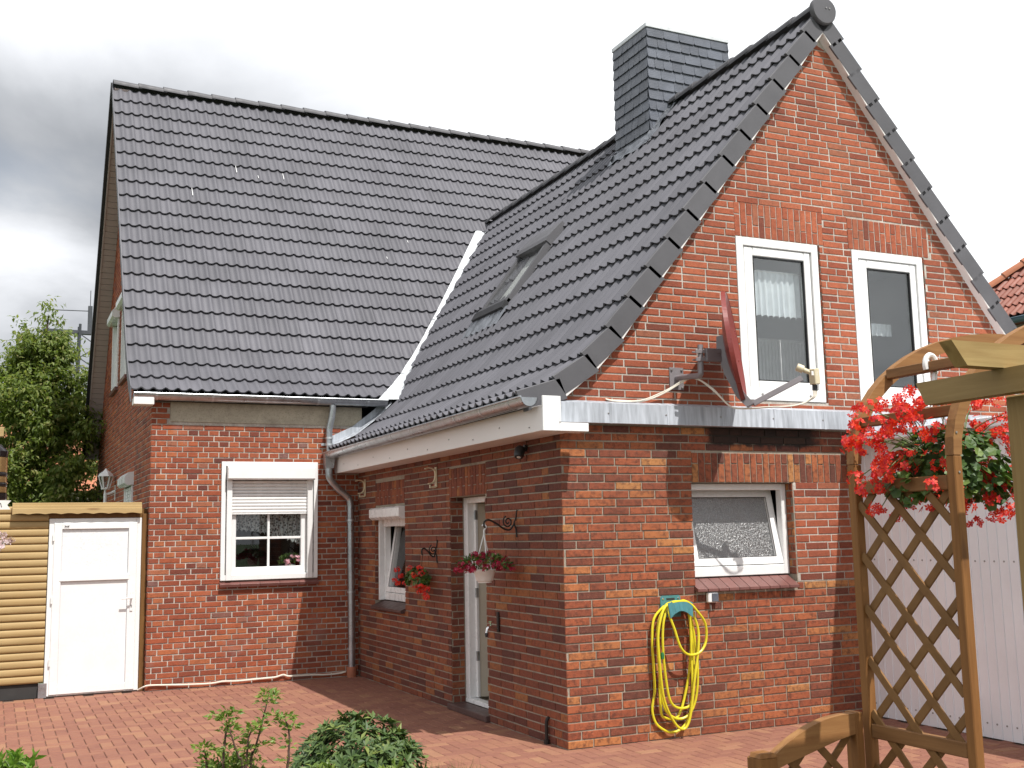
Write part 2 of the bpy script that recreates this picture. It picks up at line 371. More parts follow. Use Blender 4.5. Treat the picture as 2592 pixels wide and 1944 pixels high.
    def build(s, name, mat, parent=None, smooth=False, label=None, kind=None, angle=35):
        if not s.v: return None
        lo_ = [min(q[i] for q in s.v) for i in range(3)]; hi_ = [max(q[i] for q in s.v) for i in range(3)]
        c = V(*((a+b)/2 for a, b in zip(lo_, hi_)))
        if parent is None: c.z = lo_[2]
        me = bpy.data.meshes.new(name); me.from_pydata([q-c for q in s.v], [], s.f); me.materials.append(MATS[mat]); me.update()
        if smooth:
            me.shade_smooth()
            bm = bmesh.new(); bm.from_mesh(me); lim = R(angle)
            for e in bm.edges: e.smooth = e.is_boundary or (len(e.link_faces) == 2 and e.calc_face_angle(0) < lim)
            bm.to_mesh(me); bm.free()
        o = bpy.data.objects.new(name, me); COL.objects.link(o); link(o, parent, c)
        if label: o['label'] = label
        if kind: o['kind'] = kind
        return o
def link(o, parent, c):
    c = Vector(c)
    if parent is not None: o.parent = parent; o.location = c-WL[parent.name]
    else: o.location = c
    WL[o.name] = c
def spline(P_, k):
    out = []
    for i in range(len(P_)-1):
        p0, p1, p2, p3 = P_[max(i-1, 0)], P_[i], P_[i+1], P_[min(i+2, len(P_)-1)]
        for j in range(k):
            t = j/k; out.append(.5*((2*p1)+(p2-p0)*t+(2*p0-5*p1+4*p2-p3)*t*t+(3*p1-p0-3*p2+p3)*t**3))
    return out+[P_[-1]]
def thing(name, label, cat, loc, group=None):
    o = bpy.data.objects.new(name, None); COL.objects.link(o); o.empty_display_size = .1; o.location = loc; WL[o.name] = Vector(loc)
    tag(o, label, cat, group); return o
def tag(o, label, cat, group=None):
    o['label'] = label; o['category'] = cat; o['kind'] = 'thing'
    if group: o['group'] = group
    return o
def struct(name, mb, mat):
    o = mb.build(name, mat); o['kind'] = 'structure'; return o
def visible(q):
    d = q-CAM; w = d.dot(fw)
    if w < .3: return False
    return abs(d.dot(rt)/w*FPX) < 1340 and abs(d.dot(up)/w*FPX) < 1010

class Pieces:
    """pieces laid one by one: the nearest ones in view become objects sharing meshes, the rest one joined mesh"""
    def __init__(s, name, mat, parent): s.name, s.mat, s.parent, s.items = name, mat, parent, []
    def add(s, key, vs, fs, M, parent=None): s.items.append((key, vs, fs, M, parent or s.parent))
CACHE = {}
def lay(pieces_list, limit=300, smooth=False):
    """over several Pieces sets that share one name on one thing"""
    allp = []
    for ps in pieces_list:
        for it in ps.items:
            c = it[3].translation; d = (c-CAM).length
            allp.append((0 if visible(c) else 1, d, ps, it))
    allp.sort(key=lambda a: (a[0], a[1]))
    rest = {}
    for i, (hid, d, ps, (key, vs, fs, M_, par)) in enumerate(allp):
        if i < limit and not hid:
            me = CACHE.get((ps.mat, key)) if key is not None else None
            if me is None:
                me = bpy.data.meshes.new(ps.name); me.from_pydata(vs, [], fs); me.materials.append(MATS[ps.mat]); me.update()
                if smooth: me.shade_smooth()
                if key is not None: CACHE[(ps.mat, key)] = me
            o = bpy.data.objects.new(ps.name, me); COL.objects.link(o); o.parent = par
            o.matrix_basis = Matrix.Translation(-WL[par.name]) @ M_; WL[o.name] = M_.translation.copy()
        else: rest.setdefault((id(ps), par.name), (ps, par, MB()))[2].add([M_ @ Vector(q) for q in vs], fs)
    for ps, par, mb in rest.values():
        o = mb.build(ps.name, ps.mat, par, kind='stuff')
        if smooth and o: o.data.shade_smooth()

def brick_poly(poly, d, jit=0.0012, cham=.0028):
    """convex (u,z) outline, centred by the caller -> body whose front face stands d proud (local -y is outwards)"""
    n_ = len(poly); cx = sum(q[0] for q in poly)/n_; cz = sum(q[1] for q in poly)/n_
    J = lambda: random.uniform(-jit, jit)
    back = [V(u, .004, z) for u, z in poly]; mid = [V(u+J(), -d+cham*.8, z+J()) for u, z in poly]; front = []
    for q in mid:
        k = V(cx-q.x, 0, cz-q.z); L = max(k.length, 1e-6); k = V(math.copysign(min(cham, abs(k.x)*.5), k.x), 0, math.copysign(min(cham, abs(k.z)*.5), k.z))
        front.append(V(q.x+k.x, -d+random.uniform(-.0008, .0008), q.z+k.z))
    vs = back+mid+front; fs = [tuple(range(2*n_, 3*n_))]
    for r_ in (0, 1):
        for i in range(n_): j = (i+1) % n_; fs.append((r_*n_+i, r_*n_+j, (r_+1)*n_+j, (r_+1)*n_+i))
    return vs, fs
def clip(poly, a, b, c):
    """keep a*u+b*z<=c"""
    out = []
    for i in range(len(poly)):
        p0, p1 = poly[i], poly[(i+1) % len(poly)]; d0 = a*p0[0]+b*p0[1]-c; d1 = a*p1[0]+b*p1[1]-c
        if d0 <= 0: out.append(p0)
        if d0*d1 < 0: t = d0/(d0-d1); out.append((p0[0]+(p1[0]-p0[0])*t, p0[1]+(p1[1]-p0[1])*t))
    return out
VARI = {}
def put_brick(ps, fr, poly, proud=.007):
    """fr: frame matrix with x=u, y=inwards, z=up at world origin of the wall"""
    us = [q[0] for q in poly]; zs = [q[1] for q in poly]; cu, cz = (min(us)+max(us))/2, (min(zs)+max(zs))/2
    w, hh = max(us)-min(us), max(zs)-min(zs)
    rect = len(poly) == 4 and all(min(abs(q[0]-min(us)), abs(q[0]-max(us))) < 1e-5 and min(abs(q[1]-min(zs)), abs(q[1]-max(zs))) < 1e-5 for q in poly)
    M_ = fr @ Matrix.Translation((cu, random.uniform(-.0015, .0012), cz))
    if rect:
        key = (round(w, 3), round(hh, 3), random.randrange(4))
        if key not in VARI: VARI[key] = brick_poly([(-w/2, -hh/2), (w/2, -hh/2), (w/2, hh/2), (-w/2, hh/2)], proud)
        vs, fs = VARI[key]; M_ = M_ @ Matrix.Rotation(random.uniform(-.004, .004), 4, 'Y')
        ps.add(key, vs, fs, M_)
    else:
        vs, fs = brick_poly([(a-cu, b-cz) for a, b in poly], proud); ps.add(None, vs, fs, M_)
def courses(ps, fr, u0, u1, z0, z1, h, L, joint=.0115, bond='run', holes=(), top=None, phase=0.):
    k = 0; z = z0; hd = (L-joint)/2
    while z < z1-.02:
        zt = min(z+h-joint, z1)
        if bond == 'cross': ln = hd if k % 2 else L; off = (-(L+joint)*.5 if k % 4 == 2 else 0) if not k % 2 else (hd+joint)*-.5
        else: ln = L; off = -(L+joint)*((.5 if k % 2 else 0)+random.choice((0, 0, .08, -.1)))
        u = u0+off+phase
        while u < u1-.01:
            l2 = ln
            if bond == 'run' and random.random() < .10: l2 = hd
            a, b = max(u, u0), min(u+l2, u1)
            segs = [(a, b)]
            for (ha, hb, hz0, hz1) in holes:
                if zt > hz0+.012 and z < hz1-.012:
                    ns = []
                    for s0, s1 in segs:
                        if s1 <= ha or s0 >= hb: ns.append((s0, s1))
                        else:
                            if s0 < ha: ns.append((s0, min(s1, ha)))
                            if s1 > hb: ns.append((max(s0, hb), s1))
                    segs = ns
            for s0, s1 in segs:
                if s1-s0 < .022: continue
                poly = [(s0, z), (s1, z), (s1, zt), (s0, zt)]
                if top:
                    t0, t1 = top(s0), top(s1)
                    if max(t0, t1) < z+.01: continue
                    if min(t0, t1) < zt:
                        m_ = (t1-t0)/(s1-s0); poly = clip(poly, -m_, 1, t0-m_*s0)
                        if len(poly) < 3: continue
                put_brick(ps, fr, [(round(a_, 4), round(b_, 4)) for a_, b_ in poly])
            u += l2+joint
        z += h; k += 1
def soldiers(ps, fr, u0, u1, z0, z1, w=.0585, joint=.009):
    u = u0; k = 0; mid = (z0+z1)/2
    while u < u1-.02:
        b = min(u+w, u1)
        sp_ = random.choice((.38, .62)) if k % 3 else 0
        if (k % 2): put_brick(ps, fr, [(u, z0), (b, z0), (b, z1), (u, z1)]) if (z1-z0) < .25 else [put_brick(ps, fr, [(u, p0), (b, p0), (b, p1), (u, p1)]) for p0, p1 in ((z0, z0+(z1-z0)*.36-joint), (z0+(z1-z0)*.36, z1))]
        else: [put_brick(ps, fr, [(u, p0), (b, p0), (b, p1), (u, p1)]) for p0, p1 in ((z0, z0+(z1-z0)*.66-joint), (z0+(z1-z0)*.66, z1))]
        u += w+joint; k += 1
def strips(us, holes, z0, top, O, U, thick):
    """wall sheet with openings: vertical strips on plane O+U*u, thickness along thick (inwards)"""
    mb = MB(); us = sorted(set(us))
    for a, b in zip(us[:-1], us[1:]):
        if b-a < 1e-4: continue
        cuts = sorted((hz0, hz1) for ha, hb, hz0, hz1 in holes if ha < (a+b)/2 < hb)
        lo_ = z0; iv = []
        for c0, c1 in cuts: iv.append((lo_, lo_, c0, c0)); lo_ = c1
        iv.append((lo_, lo_, top(a), top(b)))
        for za, zb, ta, tb in iv:
            if ta-za < 1e-4 and tb-zb < 1e-4: continue
            A, B = Vector(O)+Vector(U)*a, Vector(O)+Vector(U)*b
            mb.prism([A+V(0, 0, za), B+V(0, 0, zb), B+V(0, 0, tb), A+V(0, 0, ta)], thick)
    return mb
def frame(O, U, Nin):
    U = Vector(U); Nin = Vector(Nin); Z = V(0, 0, 1); O = Vector(O)
    return Matrix(((U.x, Nin.x, Z.x, O.x), (U.y, Nin.y, Z.y, O.y), (U.z, Nin.z, Z.z, O.z), (0, 0, 0, 1)))
def lerp_top(pts):
    def f(u):
        if u <= pts[0][0]: return pts[0][1]
        for (a, za), (b, zb) in zip(pts[:-1], pts[1:]):
            if u <= b: return za+(zb-za)*(u-a)/(b-a)
        return pts[-1][1]
    return f

# ================================================================== the setting
g = MB(); g.quad((-400, -400, -.06), (400, -400, -.06), (400, 400, -.06), (-400, 400, -.06)); ground = struct('ground', g, 'lawn')
g = MB(); g.box((-7.5, -.62, -.09), (6.5, 6.2, -.012)); g.box((-.95, -6.5, -.09), (6.5, -.62, -.012)); patio = struct('patio', g, 'joint_sand')
g = MB(); g.box((-7.5, -6.5, -.09), (-1.0, -.68, -.004)); bed = struct('planting_bed', g, 'soil')
g = MB(); g.box((-7.5, -.68, -.06), (-1.0, -.62, .02), .006); g.box((-1.0, -6.5, -.06), (-.95, -.62, .02), .006); struct('kerb', g, 'concrete')
pv = Pieces('paver', 'paver', patio)
pm = []
for vi in range(5):
    b = MB(); b.obox((0, 0, 0), (V(1, 0, 0), V(0, 1, 0), V(0, 0, 1)), (.0975, .0475, .01), .0045); pm.append((b.v, b.f))
def patio_has(x, y):
    if not (-5.2 < x < 3.02 and -4.6 < y < 5.50): return False
    if x > .06 and y > .06: return False
    return y > -.62 or x > -.94
c_ = .10
for i in range(-75, 60):
    for j in range(-70, 90):
        d = (i-j) % 4
        if d == 0: x, y, rz = (i+1)*c_, (j+.5)*c_, 0
        elif d == 3: x, y, rz = (i+.5)*c_, (j+1)*c_, 1
        else: continue
        if not patio_has(x, y) or not visible(V(x, y, 0)): continue
        vi = random.randrange(5)
        M_ = Matrix.Translation((x, y, -.012+random.uniform(-.0016, .0016))) @ Matrix.Rotation(rz*math.pi/2+random.uniform(-.006, .006), 4, 'Z') @ Matrix.Rotation(random.uniform(-.006, .006), 4, 'X')
        pv.add(('pv', vi), pm[vi][0], pm[vi][1], M_)
lay([pv], 300)

# ================================================================== the wing with the gable
wing = thing('house_wing', 'low front wing of the brick house with steep gable, slate chimney and open door', 'house', (1.6, 2.6, 0))
GX = Vector((1, 0, 0)); YIN = V(0, 1, 0)
RIDX, RIDZ = 2.88, 6.52
WPROF = [(-.40, 2.69), (-.06, 2.83), (.21, 3.04), (.445, 3.285), (RIDX, RIDZ)]      # tile face of the left slope
def wtop(x):      # underside of the verge board
    x = x if x < RIDX else 2*RIDX-x
    return lerp_top(WPROF)(x)-.175
low_win = (1.223, 2.291, 1.255, 2.05); low_hole = (1.223, 2.291, 1.158, 2.05); u1w = (1.80, 2.755, 2.77, 4.243); u2w = (3.13, 4.05, 2.77, 4.243)
# gable wall sheet
fx = [0, 5.76]+[w[i] for w in (low_win, u1w, u2w) for i in (0, 1)]+[.12, .21, .445, 5.315, 5.55, RIDX]
gw = strips(fx, [low_hole, u1w, u2w], -.03, lambda x: max(wtop(x), 2.62), (0, 0, 0), (1, 0, 0), (0, .12, 0)).build('gable_wall', 'mortar_gray', wing)
# pale mortar skin on the upper gable, 2 mm proud of the lower sheet
gu = strips([q for q in fx if q > .01], [u1w, u2w], 2.60, lambda x: max(wtop(x), 2.60), (0, -.002, 0), (1, 0, 0), (0, .002, 0)).build('gable_mortar', 'mortar_pale', wing)
FG = frame((0, 0, 0), (1, 0, 0), (0, 1, 0))
lowb = Pieces('brick', 'clinker', gw); upb = Pieces('brick', 'gable_brick', gw); sideb = Pieces('brick', 'clinker_shaded', None)
arch_low = (1.235, 2.92, 2.052, 2.305)
patch = (2.302, 3.2, 1.198, 2.058)
b = MB(); b.box((2.2985, -.0025, patch[2]-.004), (3.2, -.0002, patch[3]-.006)); b.build('repair_mortar', 'mortar_pale', wing)
repb = Pieces('brick', 'gable_brick', gw)
courses(lowb, FG, -.006, 3.2, .004, 2.52, .0663, .238, holes=[low_hole, arch_low, patch])
courses(repb, FG, 2.302, 3.2, 1.2015, 2.05, .0663, .238)
sold_low = Pieces('soldier_brick', 'clinker', gw); sold_up = Pieces('soldier_brick', 'gable_brick', gw)
soldiers(sold_low, FG, arch_low[0]+.004, arch_low[1], arch_low[2]+.002, arch_low[3]-.004)
a1 = (1.80, 2.80, 4.245, 4.56); a2 = (3.10, 4.13, 4.245, 4.545)
courses(upb, FG, .0, 5.76, 2.69, 6.45, .0645, .232, joint=.0135, holes=[u1w, u2w, a1, a2], top=wtop)
soldiers(sold_up, FG, a1[0]+.003, a1[1], a1[2]+.002, a1[3]-.005); soldiers(sold_up, FG, a2[0]+.003, a2[1], a2[2]+.002, a2[3]-.005)
# side wall with the door
door = (1.507, 2.373, .03, 2.02); dwin = (3.68, 4.74, .925, 1.99); dwhole = (3.68, 4.74, .868, 1.99)
conv = lambda q: (-q[1], -q[0], q[2], q[3])
sw = strips([-5.40, -.12]+[v for w in (door, dwin) for v in conv(w)[:2]], [conv(door), conv(dwhole)], -.03, lambda u: 2.46, (0, 0, 0), (0, -1, 0), (.12, 0, 0)).build('side_wall', 'mortar_gray', wing)
FS = frame((0, 0, 0), (0, -1, 0), (1, 0, 0)); sideb.parent = sw
da = (-2.383, -1.48, 2.02, 2.305); wa = (-4.708, -3.68, 2.012, 2.28)
courses(sideb, FS, -5.39, .0, .004, 2.44, .0663, .238, holes=[conv(door), conv(dwhole), da, wa], phase=.06)
sold_side = Pieces('soldier_brick', 'clinker_shaded', sw)
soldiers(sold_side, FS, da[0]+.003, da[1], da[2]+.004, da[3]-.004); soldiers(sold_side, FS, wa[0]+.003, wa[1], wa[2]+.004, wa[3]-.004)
# brick reveals of the openings
def reveal(*a):
    rv = MB(); rv.box(*a); return rv.build('reveal', 'mortar_gray', wing)
rv1 = reveal((low_win[1], .121, low_win[2]), (low_win[1]+.11, .19, low_win[3])); reveal((low_win[0]-.11, .121, low_win[2]), (low_win[0], .19, low_win[3])); reveal((low_win[0]-.11, .122, low_win[3]), (low_win[1]+.11, .19, low_win[3]+.1))
rv2 = reveal((.121, door[1], 0), (.27, door[1]+.11, door[3])); reveal((.121, door[0]-.11, 0), (.27, door[0], door[3])); reveal((.122, door[0]-.11, door[3]), (.27, door[1]+.11, door[3]+.1))
rv3 = reveal((.121, dwin[1], dwin[2]), (.2, dwin[1]+.11, dwin[3])); reveal((.121, dwin[0]-.11, dwin[2]), (.2, dwin[0], dwin[3])); reveal((.122, dwin[0]-.11, dwin[3]), (.2, dwin[1]+.11, dwin[3]+.1))
rvu = []
for w in (u1w, u2w): rvu.append(reveal((w[1], .121, w[2]), (w[1]+.1, .15, w[3]))); reveal((w[0]-.1, .121, w[2]), (w[0], .15, w[3])); reveal((w[0], .13, w[3]), (w[1], .15, w[3]+.1))
rb = Pieces('brick', 'clinker', rv1); rb1 = Pieces('brick', 'clinker_shaded', rv2); rb3 = Pieces('brick', 'clinker_shaded', rv3); rbu = [Pieces('brick', 'gable_brick', q) for q in rvu]
courses(rb, frame((low_win[1], 0, 0), (0, -1, 0), (1, 0, 0)), -.088, -.001, low_win[2]+.004, low_win[3], .0663, .10)
courses(rb1, frame((0, door[1], 0), (1, 0, 0), (0, 1, 0)), .001, .13, .06, door[3], .0663, .14)
courses(rb3, frame((0, dwin[1], 0), (1, 0, 0), (0, 1, 0)), .001, .095, dwin[2], dwin[3], .0663, .10)
for w, q in zip((u1w, u2w), rbu): courses(q, frame((w[1], 0, 0), (0, -1, 0), (1, 0, 0)), -.048, -.001, w[2], w[3], .0645, .06)
lay([lowb, repb, upb, sideb, rb, rb1, rb3]+rbu, 300); lay([sold_low, sold_up, sold_side], 300)
# shell: the far walls and the floor that close the volume
b = MB(); b.box((5.64, .12, 0), (5.76, 5.4, 2.62)); b.box((.12, 5.3, 0), (5.64, 5.38, 2.6)); b.box((.12, .12, -.05), (5.64, 5.3, .0)); b.build('back_wall', 'room_dark', wing)
b = MB(); b.box((.12, .13, 2.47), (5.64, 5.3, 2.51)); b.build('ceiling', 'room_wall', wing)

# roof deck (thin sheets under the tiles) and tiles
MAINP = [(5.329, 3.356), (5.578, 3.540), (5.804, 3.750), (5.995, 3.993)]
PM = R(56.34)
for k in range(17): MAINP.append((MAINP[-1][0]+.309*math.cos(PM), MAINP[-1][1]+.309*math.sin(PM)))
RIDY, RIDMZ = 8.937, 8.411
main_z = lerp_top(MAINP+[(RIDY, RIDMZ)])
wing_z = lerp_top(WPROF)
roofw = MB()
for (xa, za), (xb, zb) in zip(WPROF[:-1], WPROF[1:]):
    for sg in (1, -1):
        X = (lambda x: x) if sg > 0 else (lambda x: 2*RIDX-x)
        yend = 8.3 if za > 3.2 else 6.2
        if za < 3.0: yend = 5.37
        roofw.prism([V(X(xa), -.040, za-.055), V(X(xb), -.040, zb-.055), V(X(xb), -.040, zb-.075), V(X(xa), -.040, za-.075)], (0, yend+.040, 0))
roofw = roofw.build('roof', 'roof_deck', wing)

def tile_mesh(w, L, ov, amp, lip, seg=14):
    """two-roll interlocking tile; tail at y=0 lifted by lip, head at y=L+ov on the deck"""
    b = MB(); prof = []
    for i in range(seg+1):
        t = i/seg*2; a = .5-.5*math.cos(2*math.pi*(t-.25)); prof.append((w*i/seg-w/2, amp*(a**2.2)))
    tl = [V(u, 0, lip+h_) for u, h_ in prof]; hd = [V(u, L+ov, .002+h_) for u, h_ in prof]
    b.add(tl+hd, [(i, i+1, seg+2+i, seg+1+i) for i in range(seg)])
    lo_ = [V(u, .004, lip+h_-.020) for u, h_ in prof]; b.add(tl+lo_, [(i+1, i, seg+1+i, seg+2+i) for i in range(seg)])
    b.add([tl[-1], hd[-1], hd[-1]-V(0, 0, .02), lo_[-1]], [(0, 3, 2, 1)])
    b.add([tl[0], hd[0], hd[0]-V(0, 0, .02), lo_[0]], [(0, 1, 2, 3)])
    return b.v, b.f
def cut_tile(vs, fs, M_, keep):
    """keep(point)->signed distance plane as (co, no): geometry on the +no side is removed"""
    bm = bmesh.new(); bv = [bm.verts.new(M_ @ q) for q in vs]
    for f in fs:
        try: bm.faces.new([bv[i] for i in f])
        except ValueError: pass
    co, no = keep
    bmesh.ops.bisect_plane(bm, geom=bm.verts[:]+bm.edges[:]+bm.faces[:], plane_co=co, plane_no=no, clear_outer=True)
    Mi = M_.inverted(); bm.verts.index_update()
    out = ([Mi @ q.co for q in bm.verts], [[q.index for q in f.verts] for f in bm.faces]); bm.free(); return out
# valley line, from where the main eave meets the wing roof up to the wing ridge
def valley_x(y):
    z = main_z(y); best = None
    for (xa, za), (xb, zb) in zip(WPROF[:-1], WPROF[1:]):
        if za <= z <= zb: return xa+(xb-xa)*(z-za)/(zb-za)
    return RIDX if z > RIDZ else WPROF[0][0]
vy0, vy1 = 5.34, 7.66
VLEFT = [(5.10, .06), (5.347, .271), (5.564, .466), (5.906, .805), (6.155, 1.096), (6.487, 1.461), (6.97, 1.969), (7.582, 2.599), (7.9, 2.93)]     # where the main tiles stop: y, x
vleft = lerp_top(VLEFT)
VA = V(valley_x(vy0), vy0, main_z(vy0)); VB = V(valley_x(vy1), vy1, main_z(vy1))
vdir = (VB-VA).normalized(); vn = V(vdir.y, -vdir.x, 0).normalized()      # points to the wing side (+x,-y)
def vdist(q, y=None):
    yy = min(max(q.y, vy0), vy1); return (V(q.x, q.y, 0)-V(valley_x(yy), yy, 0)).dot(vn)

wt = Pieces('roof_tile', 'tile_gray', roofw)
TW = .30
rows = []
for a, b in zip(WPROF[:4][:-1], WPROF[1:4]): rows.append((V(a[0], 0, a[1]), V(b[0], 0, b[1])))
S0, S1 = V(*[WPROF[3][0], 0, WPROF[3][1]]), V(RIDX, 0, RIDZ); nrow = 12
for k in range(nrow): rows.append((S0.lerp(S1, k/nrow), S0.lerp(S1, (k+1)/nrow)))
chim = (2.541, 3.661, 2.43, 3.16); skyl = (1.12, 1.86, 3.26, 4.07)
for k, (p0, p1) in enumerate(rows):
    L = (p1-p0).length; d = (p1-p0)/L; nn = V(-d.z, 0, d.x)
    ov = .05 if k < len(rows)-1 else -.02
    tv, tf = tile_mesh(TW, L, ov, .034, .040)
    for sg in (1, -1):
        yend = 8.2
        j = 0
        while True:
            y = -.066+TW*(j+.5); j += 1
            if y > yend: break
            if sg < 0 and y > .8: break        # the far slope: only the strip behind the verge can be seen
            ya = y
            O = V(p0.x, ya, p0.z)
            if sg > 0: B = Matrix(((0, d.x, nn.x, O.x), (-1, 0, 0, O.y), (0, d.z, nn.z, O.z), (0, 0, 0, 1)))
            else: B = Matrix(((0, -d.x, -nn.x, 2*RIDX-O.x), (1, 0, 0, O.y), (0, d.z, nn.z, O.z), (0, 0, 0, 1)))
            mid = (p0+p1)/2+V(0, ya, 0)
            if sg > 0:
                if k < 3 and O.z < 3.0 and ya > 5.38-(.15 if k else 0): continue
                dv = vdist(mid) if mid.z > 3.2 else .5
                if dv < -.16: continue
                if chim[0] < mid.x+.02 and chim[2]+.02 < ya < chim[3]-.02: continue
                if skyl[0]+.04 < mid.x < skyl[1]-.0 and skyl[2]+.1 < ya < skyl[3]-.1: continue
                if mid.z > 3.1 and dv < .34:
                    yy = min(max(mid.y, vy0), vy1); e = .25
                    va = V(valley_x(max(yy-e, vy0)), max(yy-e, vy0), 0); vb = V(valley_x(min(yy+e, vy1)), min(yy+e, vy1), 0)
                    dd = (vb-va).normalized(); n2 = V(-dd.y, dd.x, 0)
                    vs2, fs2 = cut_tile(tv, tf, B, (va-n2*random.uniform(.05, .075), n2))
                    if fs2: wt.add(None, vs2, fs2, B)
                    continue
            wt.add(('wt', k, round(ov, 2)), tv, tf, B)
lay([wt], 300, True)

# verge tiles on both rakes
vt = Pieces('verge_tile', 'tile_edge', roofw)
for k, (p0, p1) in enumerate(rows):
    L = (p1-p0).length; d = (p1-p0)/L; nn = V(-d.z, 0, d.x)
    for sg in (1, -1):
        b = MB(); lift = .036; L2 = L+.03
        top_t, top_h = lift+.036, .036
        y0, y1 = -.092, -.060; sk = .178
        pr_ = lambda y, n0: [V(0, y, n0[0]), V(L2, y, n0[1])]
        A = [V(0, y0+.006, top_t), V(0, y1, top_t), V(0, y1, top_t-.03), V(0, y0+.018, top_t-.03), V(0, y0+.018, top_t-sk), V(0, y0, top_t-sk), V(0, y0, top_t-.006)]
        Bq = [V(L2, q.y, q.z-(top_t-top_h)) for q in A]
        m_ = len(A); b.add(A+Bq, [tuple(range(m_-1, -1, -1)), tuple(range(m_, 2*m_))]+[(i, (i+1) % m_, (i+1) % m_+m_, i+m_) for i in range(m_)])
        ax = d if sg > 0 else V(-d.x, 0, d.z); az = nn if sg > 0 else V(-nn.x, 0, nn.z); O = p0 if sg > 0 else V(2*RIDX-p0.x, 0, p0.z)
        M_ = Matrix(((ax.x, 0, az.x, O.x), (0, 1, 0, 0), (ax.z, 0, az.z, O.z), (0, 0, 0, 1)))
        vt.add(('vt', k, sg), b.v, b.f, M_)
lay([vt], 300)
# ridge caps: overlapping half-round tiles and the round end disc over the gable
def ridge_caps(parent, p0, p1, step, r, mat, disc=False, name='ridge_tile'):
    L = (p1-p0).length; d = (p1-p0)/L; sd = d.cross(V(0, 0, 1)).normalized(); upv = sd.cross(d); n_ = int(L/step)
    ps = Pieces(name, mat, parent)
    b = MB(); seg = 10; ln = step+.05
    pr0, pr1 = [], []
    for i in range(seg+1):
        a = math.pi*(i/seg)*1.12-.06*math.pi
        pr0.append((math.cos(a), math.sin(a)))
    A = [V(0, c*r*1.06, s_*r*.80+.016) for c, s_ in pr0]; Bq = [V(ln, c*r*.97, s_*r*.74) for c, s_ in pr0]; Ai = [V(0, c*r*.94, s_*r*.70+.010) for c, s_ in pr0]
    b.add(A+Bq, [(i, i+1, seg+2+i, seg+1+i) for i in range(seg)]); b.add(A+Ai, [(i+1, i, seg+1+i, seg+2+i) for i in range(seg)])
    for k in range(n_+1):
        O = p0+d*(k*step); M_ = Matrix(((d.x, sd.x, upv.x, O.x), (d.y, sd.y, upv.y, O.y), (d.z, sd.z, upv.z, O.z), (0, 0, 0, 1)))
        ps.add(('rc', name, round(step, 3), round(r, 3)), b.v, b.f, M_)
    lay([ps], 100, True)
ridge_caps(roofw, V(RIDX, -.085, RIDZ+.012), V(RIDX, 7.45, RIDZ+.012), .335, .098, 'tile_edge')
b = MB(); b.lathe((RIDX, -.115, RIDZ+.006), [(0, -.02), (.148, -.018), (.158, -.006), (.158, .03), (0, .035)], 24, V(0, 1, 0))
for v in b.v: v.z = RIDZ+.006+(v.z-RIDZ-.006)*(.80 if v.z > RIDZ else .92); v.x = RIDX+(v.x-RIDX)*.92
b.build('ridge_end_disc', 'tile_edge', roofw, True)
b = MB(); b.lathe((RIDX+.055, -.136, RIDZ+.02), [(0, -.006), (.008, -.005), (.008, .002)], 8, V(0, 1, 0)); b.lathe((RIDX+.015, -.136, RIDZ+.02), [(0, -.006), (.008, -.005), (.008, .002)], 8, V(0, 1, 0)); b.build('disc_screw', 'screw_steel', roofw)
# white barge boards under the verges
for sg in (1, -1):
    b = MB()
    X = (lambda x: x) if sg > 0 else (lambda x: 2*RIDX-x)
    pts = WPROF[1:]
    for i, ((xa, za), (xb, zb)) in enumerate(zip(pts[:-1], pts[1:])):
        ln = V(xb-xa, 0, zb-za).normalized(); nn = V(-ln.z, 0, ln.x)
        o0, o1 = -.085, -.127
        P_ = [V(X(q.x), q.y, q.z) for q in (V(xa, -.088, za)+nn*o0, V(xb, -.088, zb)+nn*o0, V(xb, -.088, zb)+nn*o1, V(xa, -.088, za)+nn*o1)]
        b.prism(P_, (0, .086, 0))
    b.build('barge_board', 'fascia_white', wing)

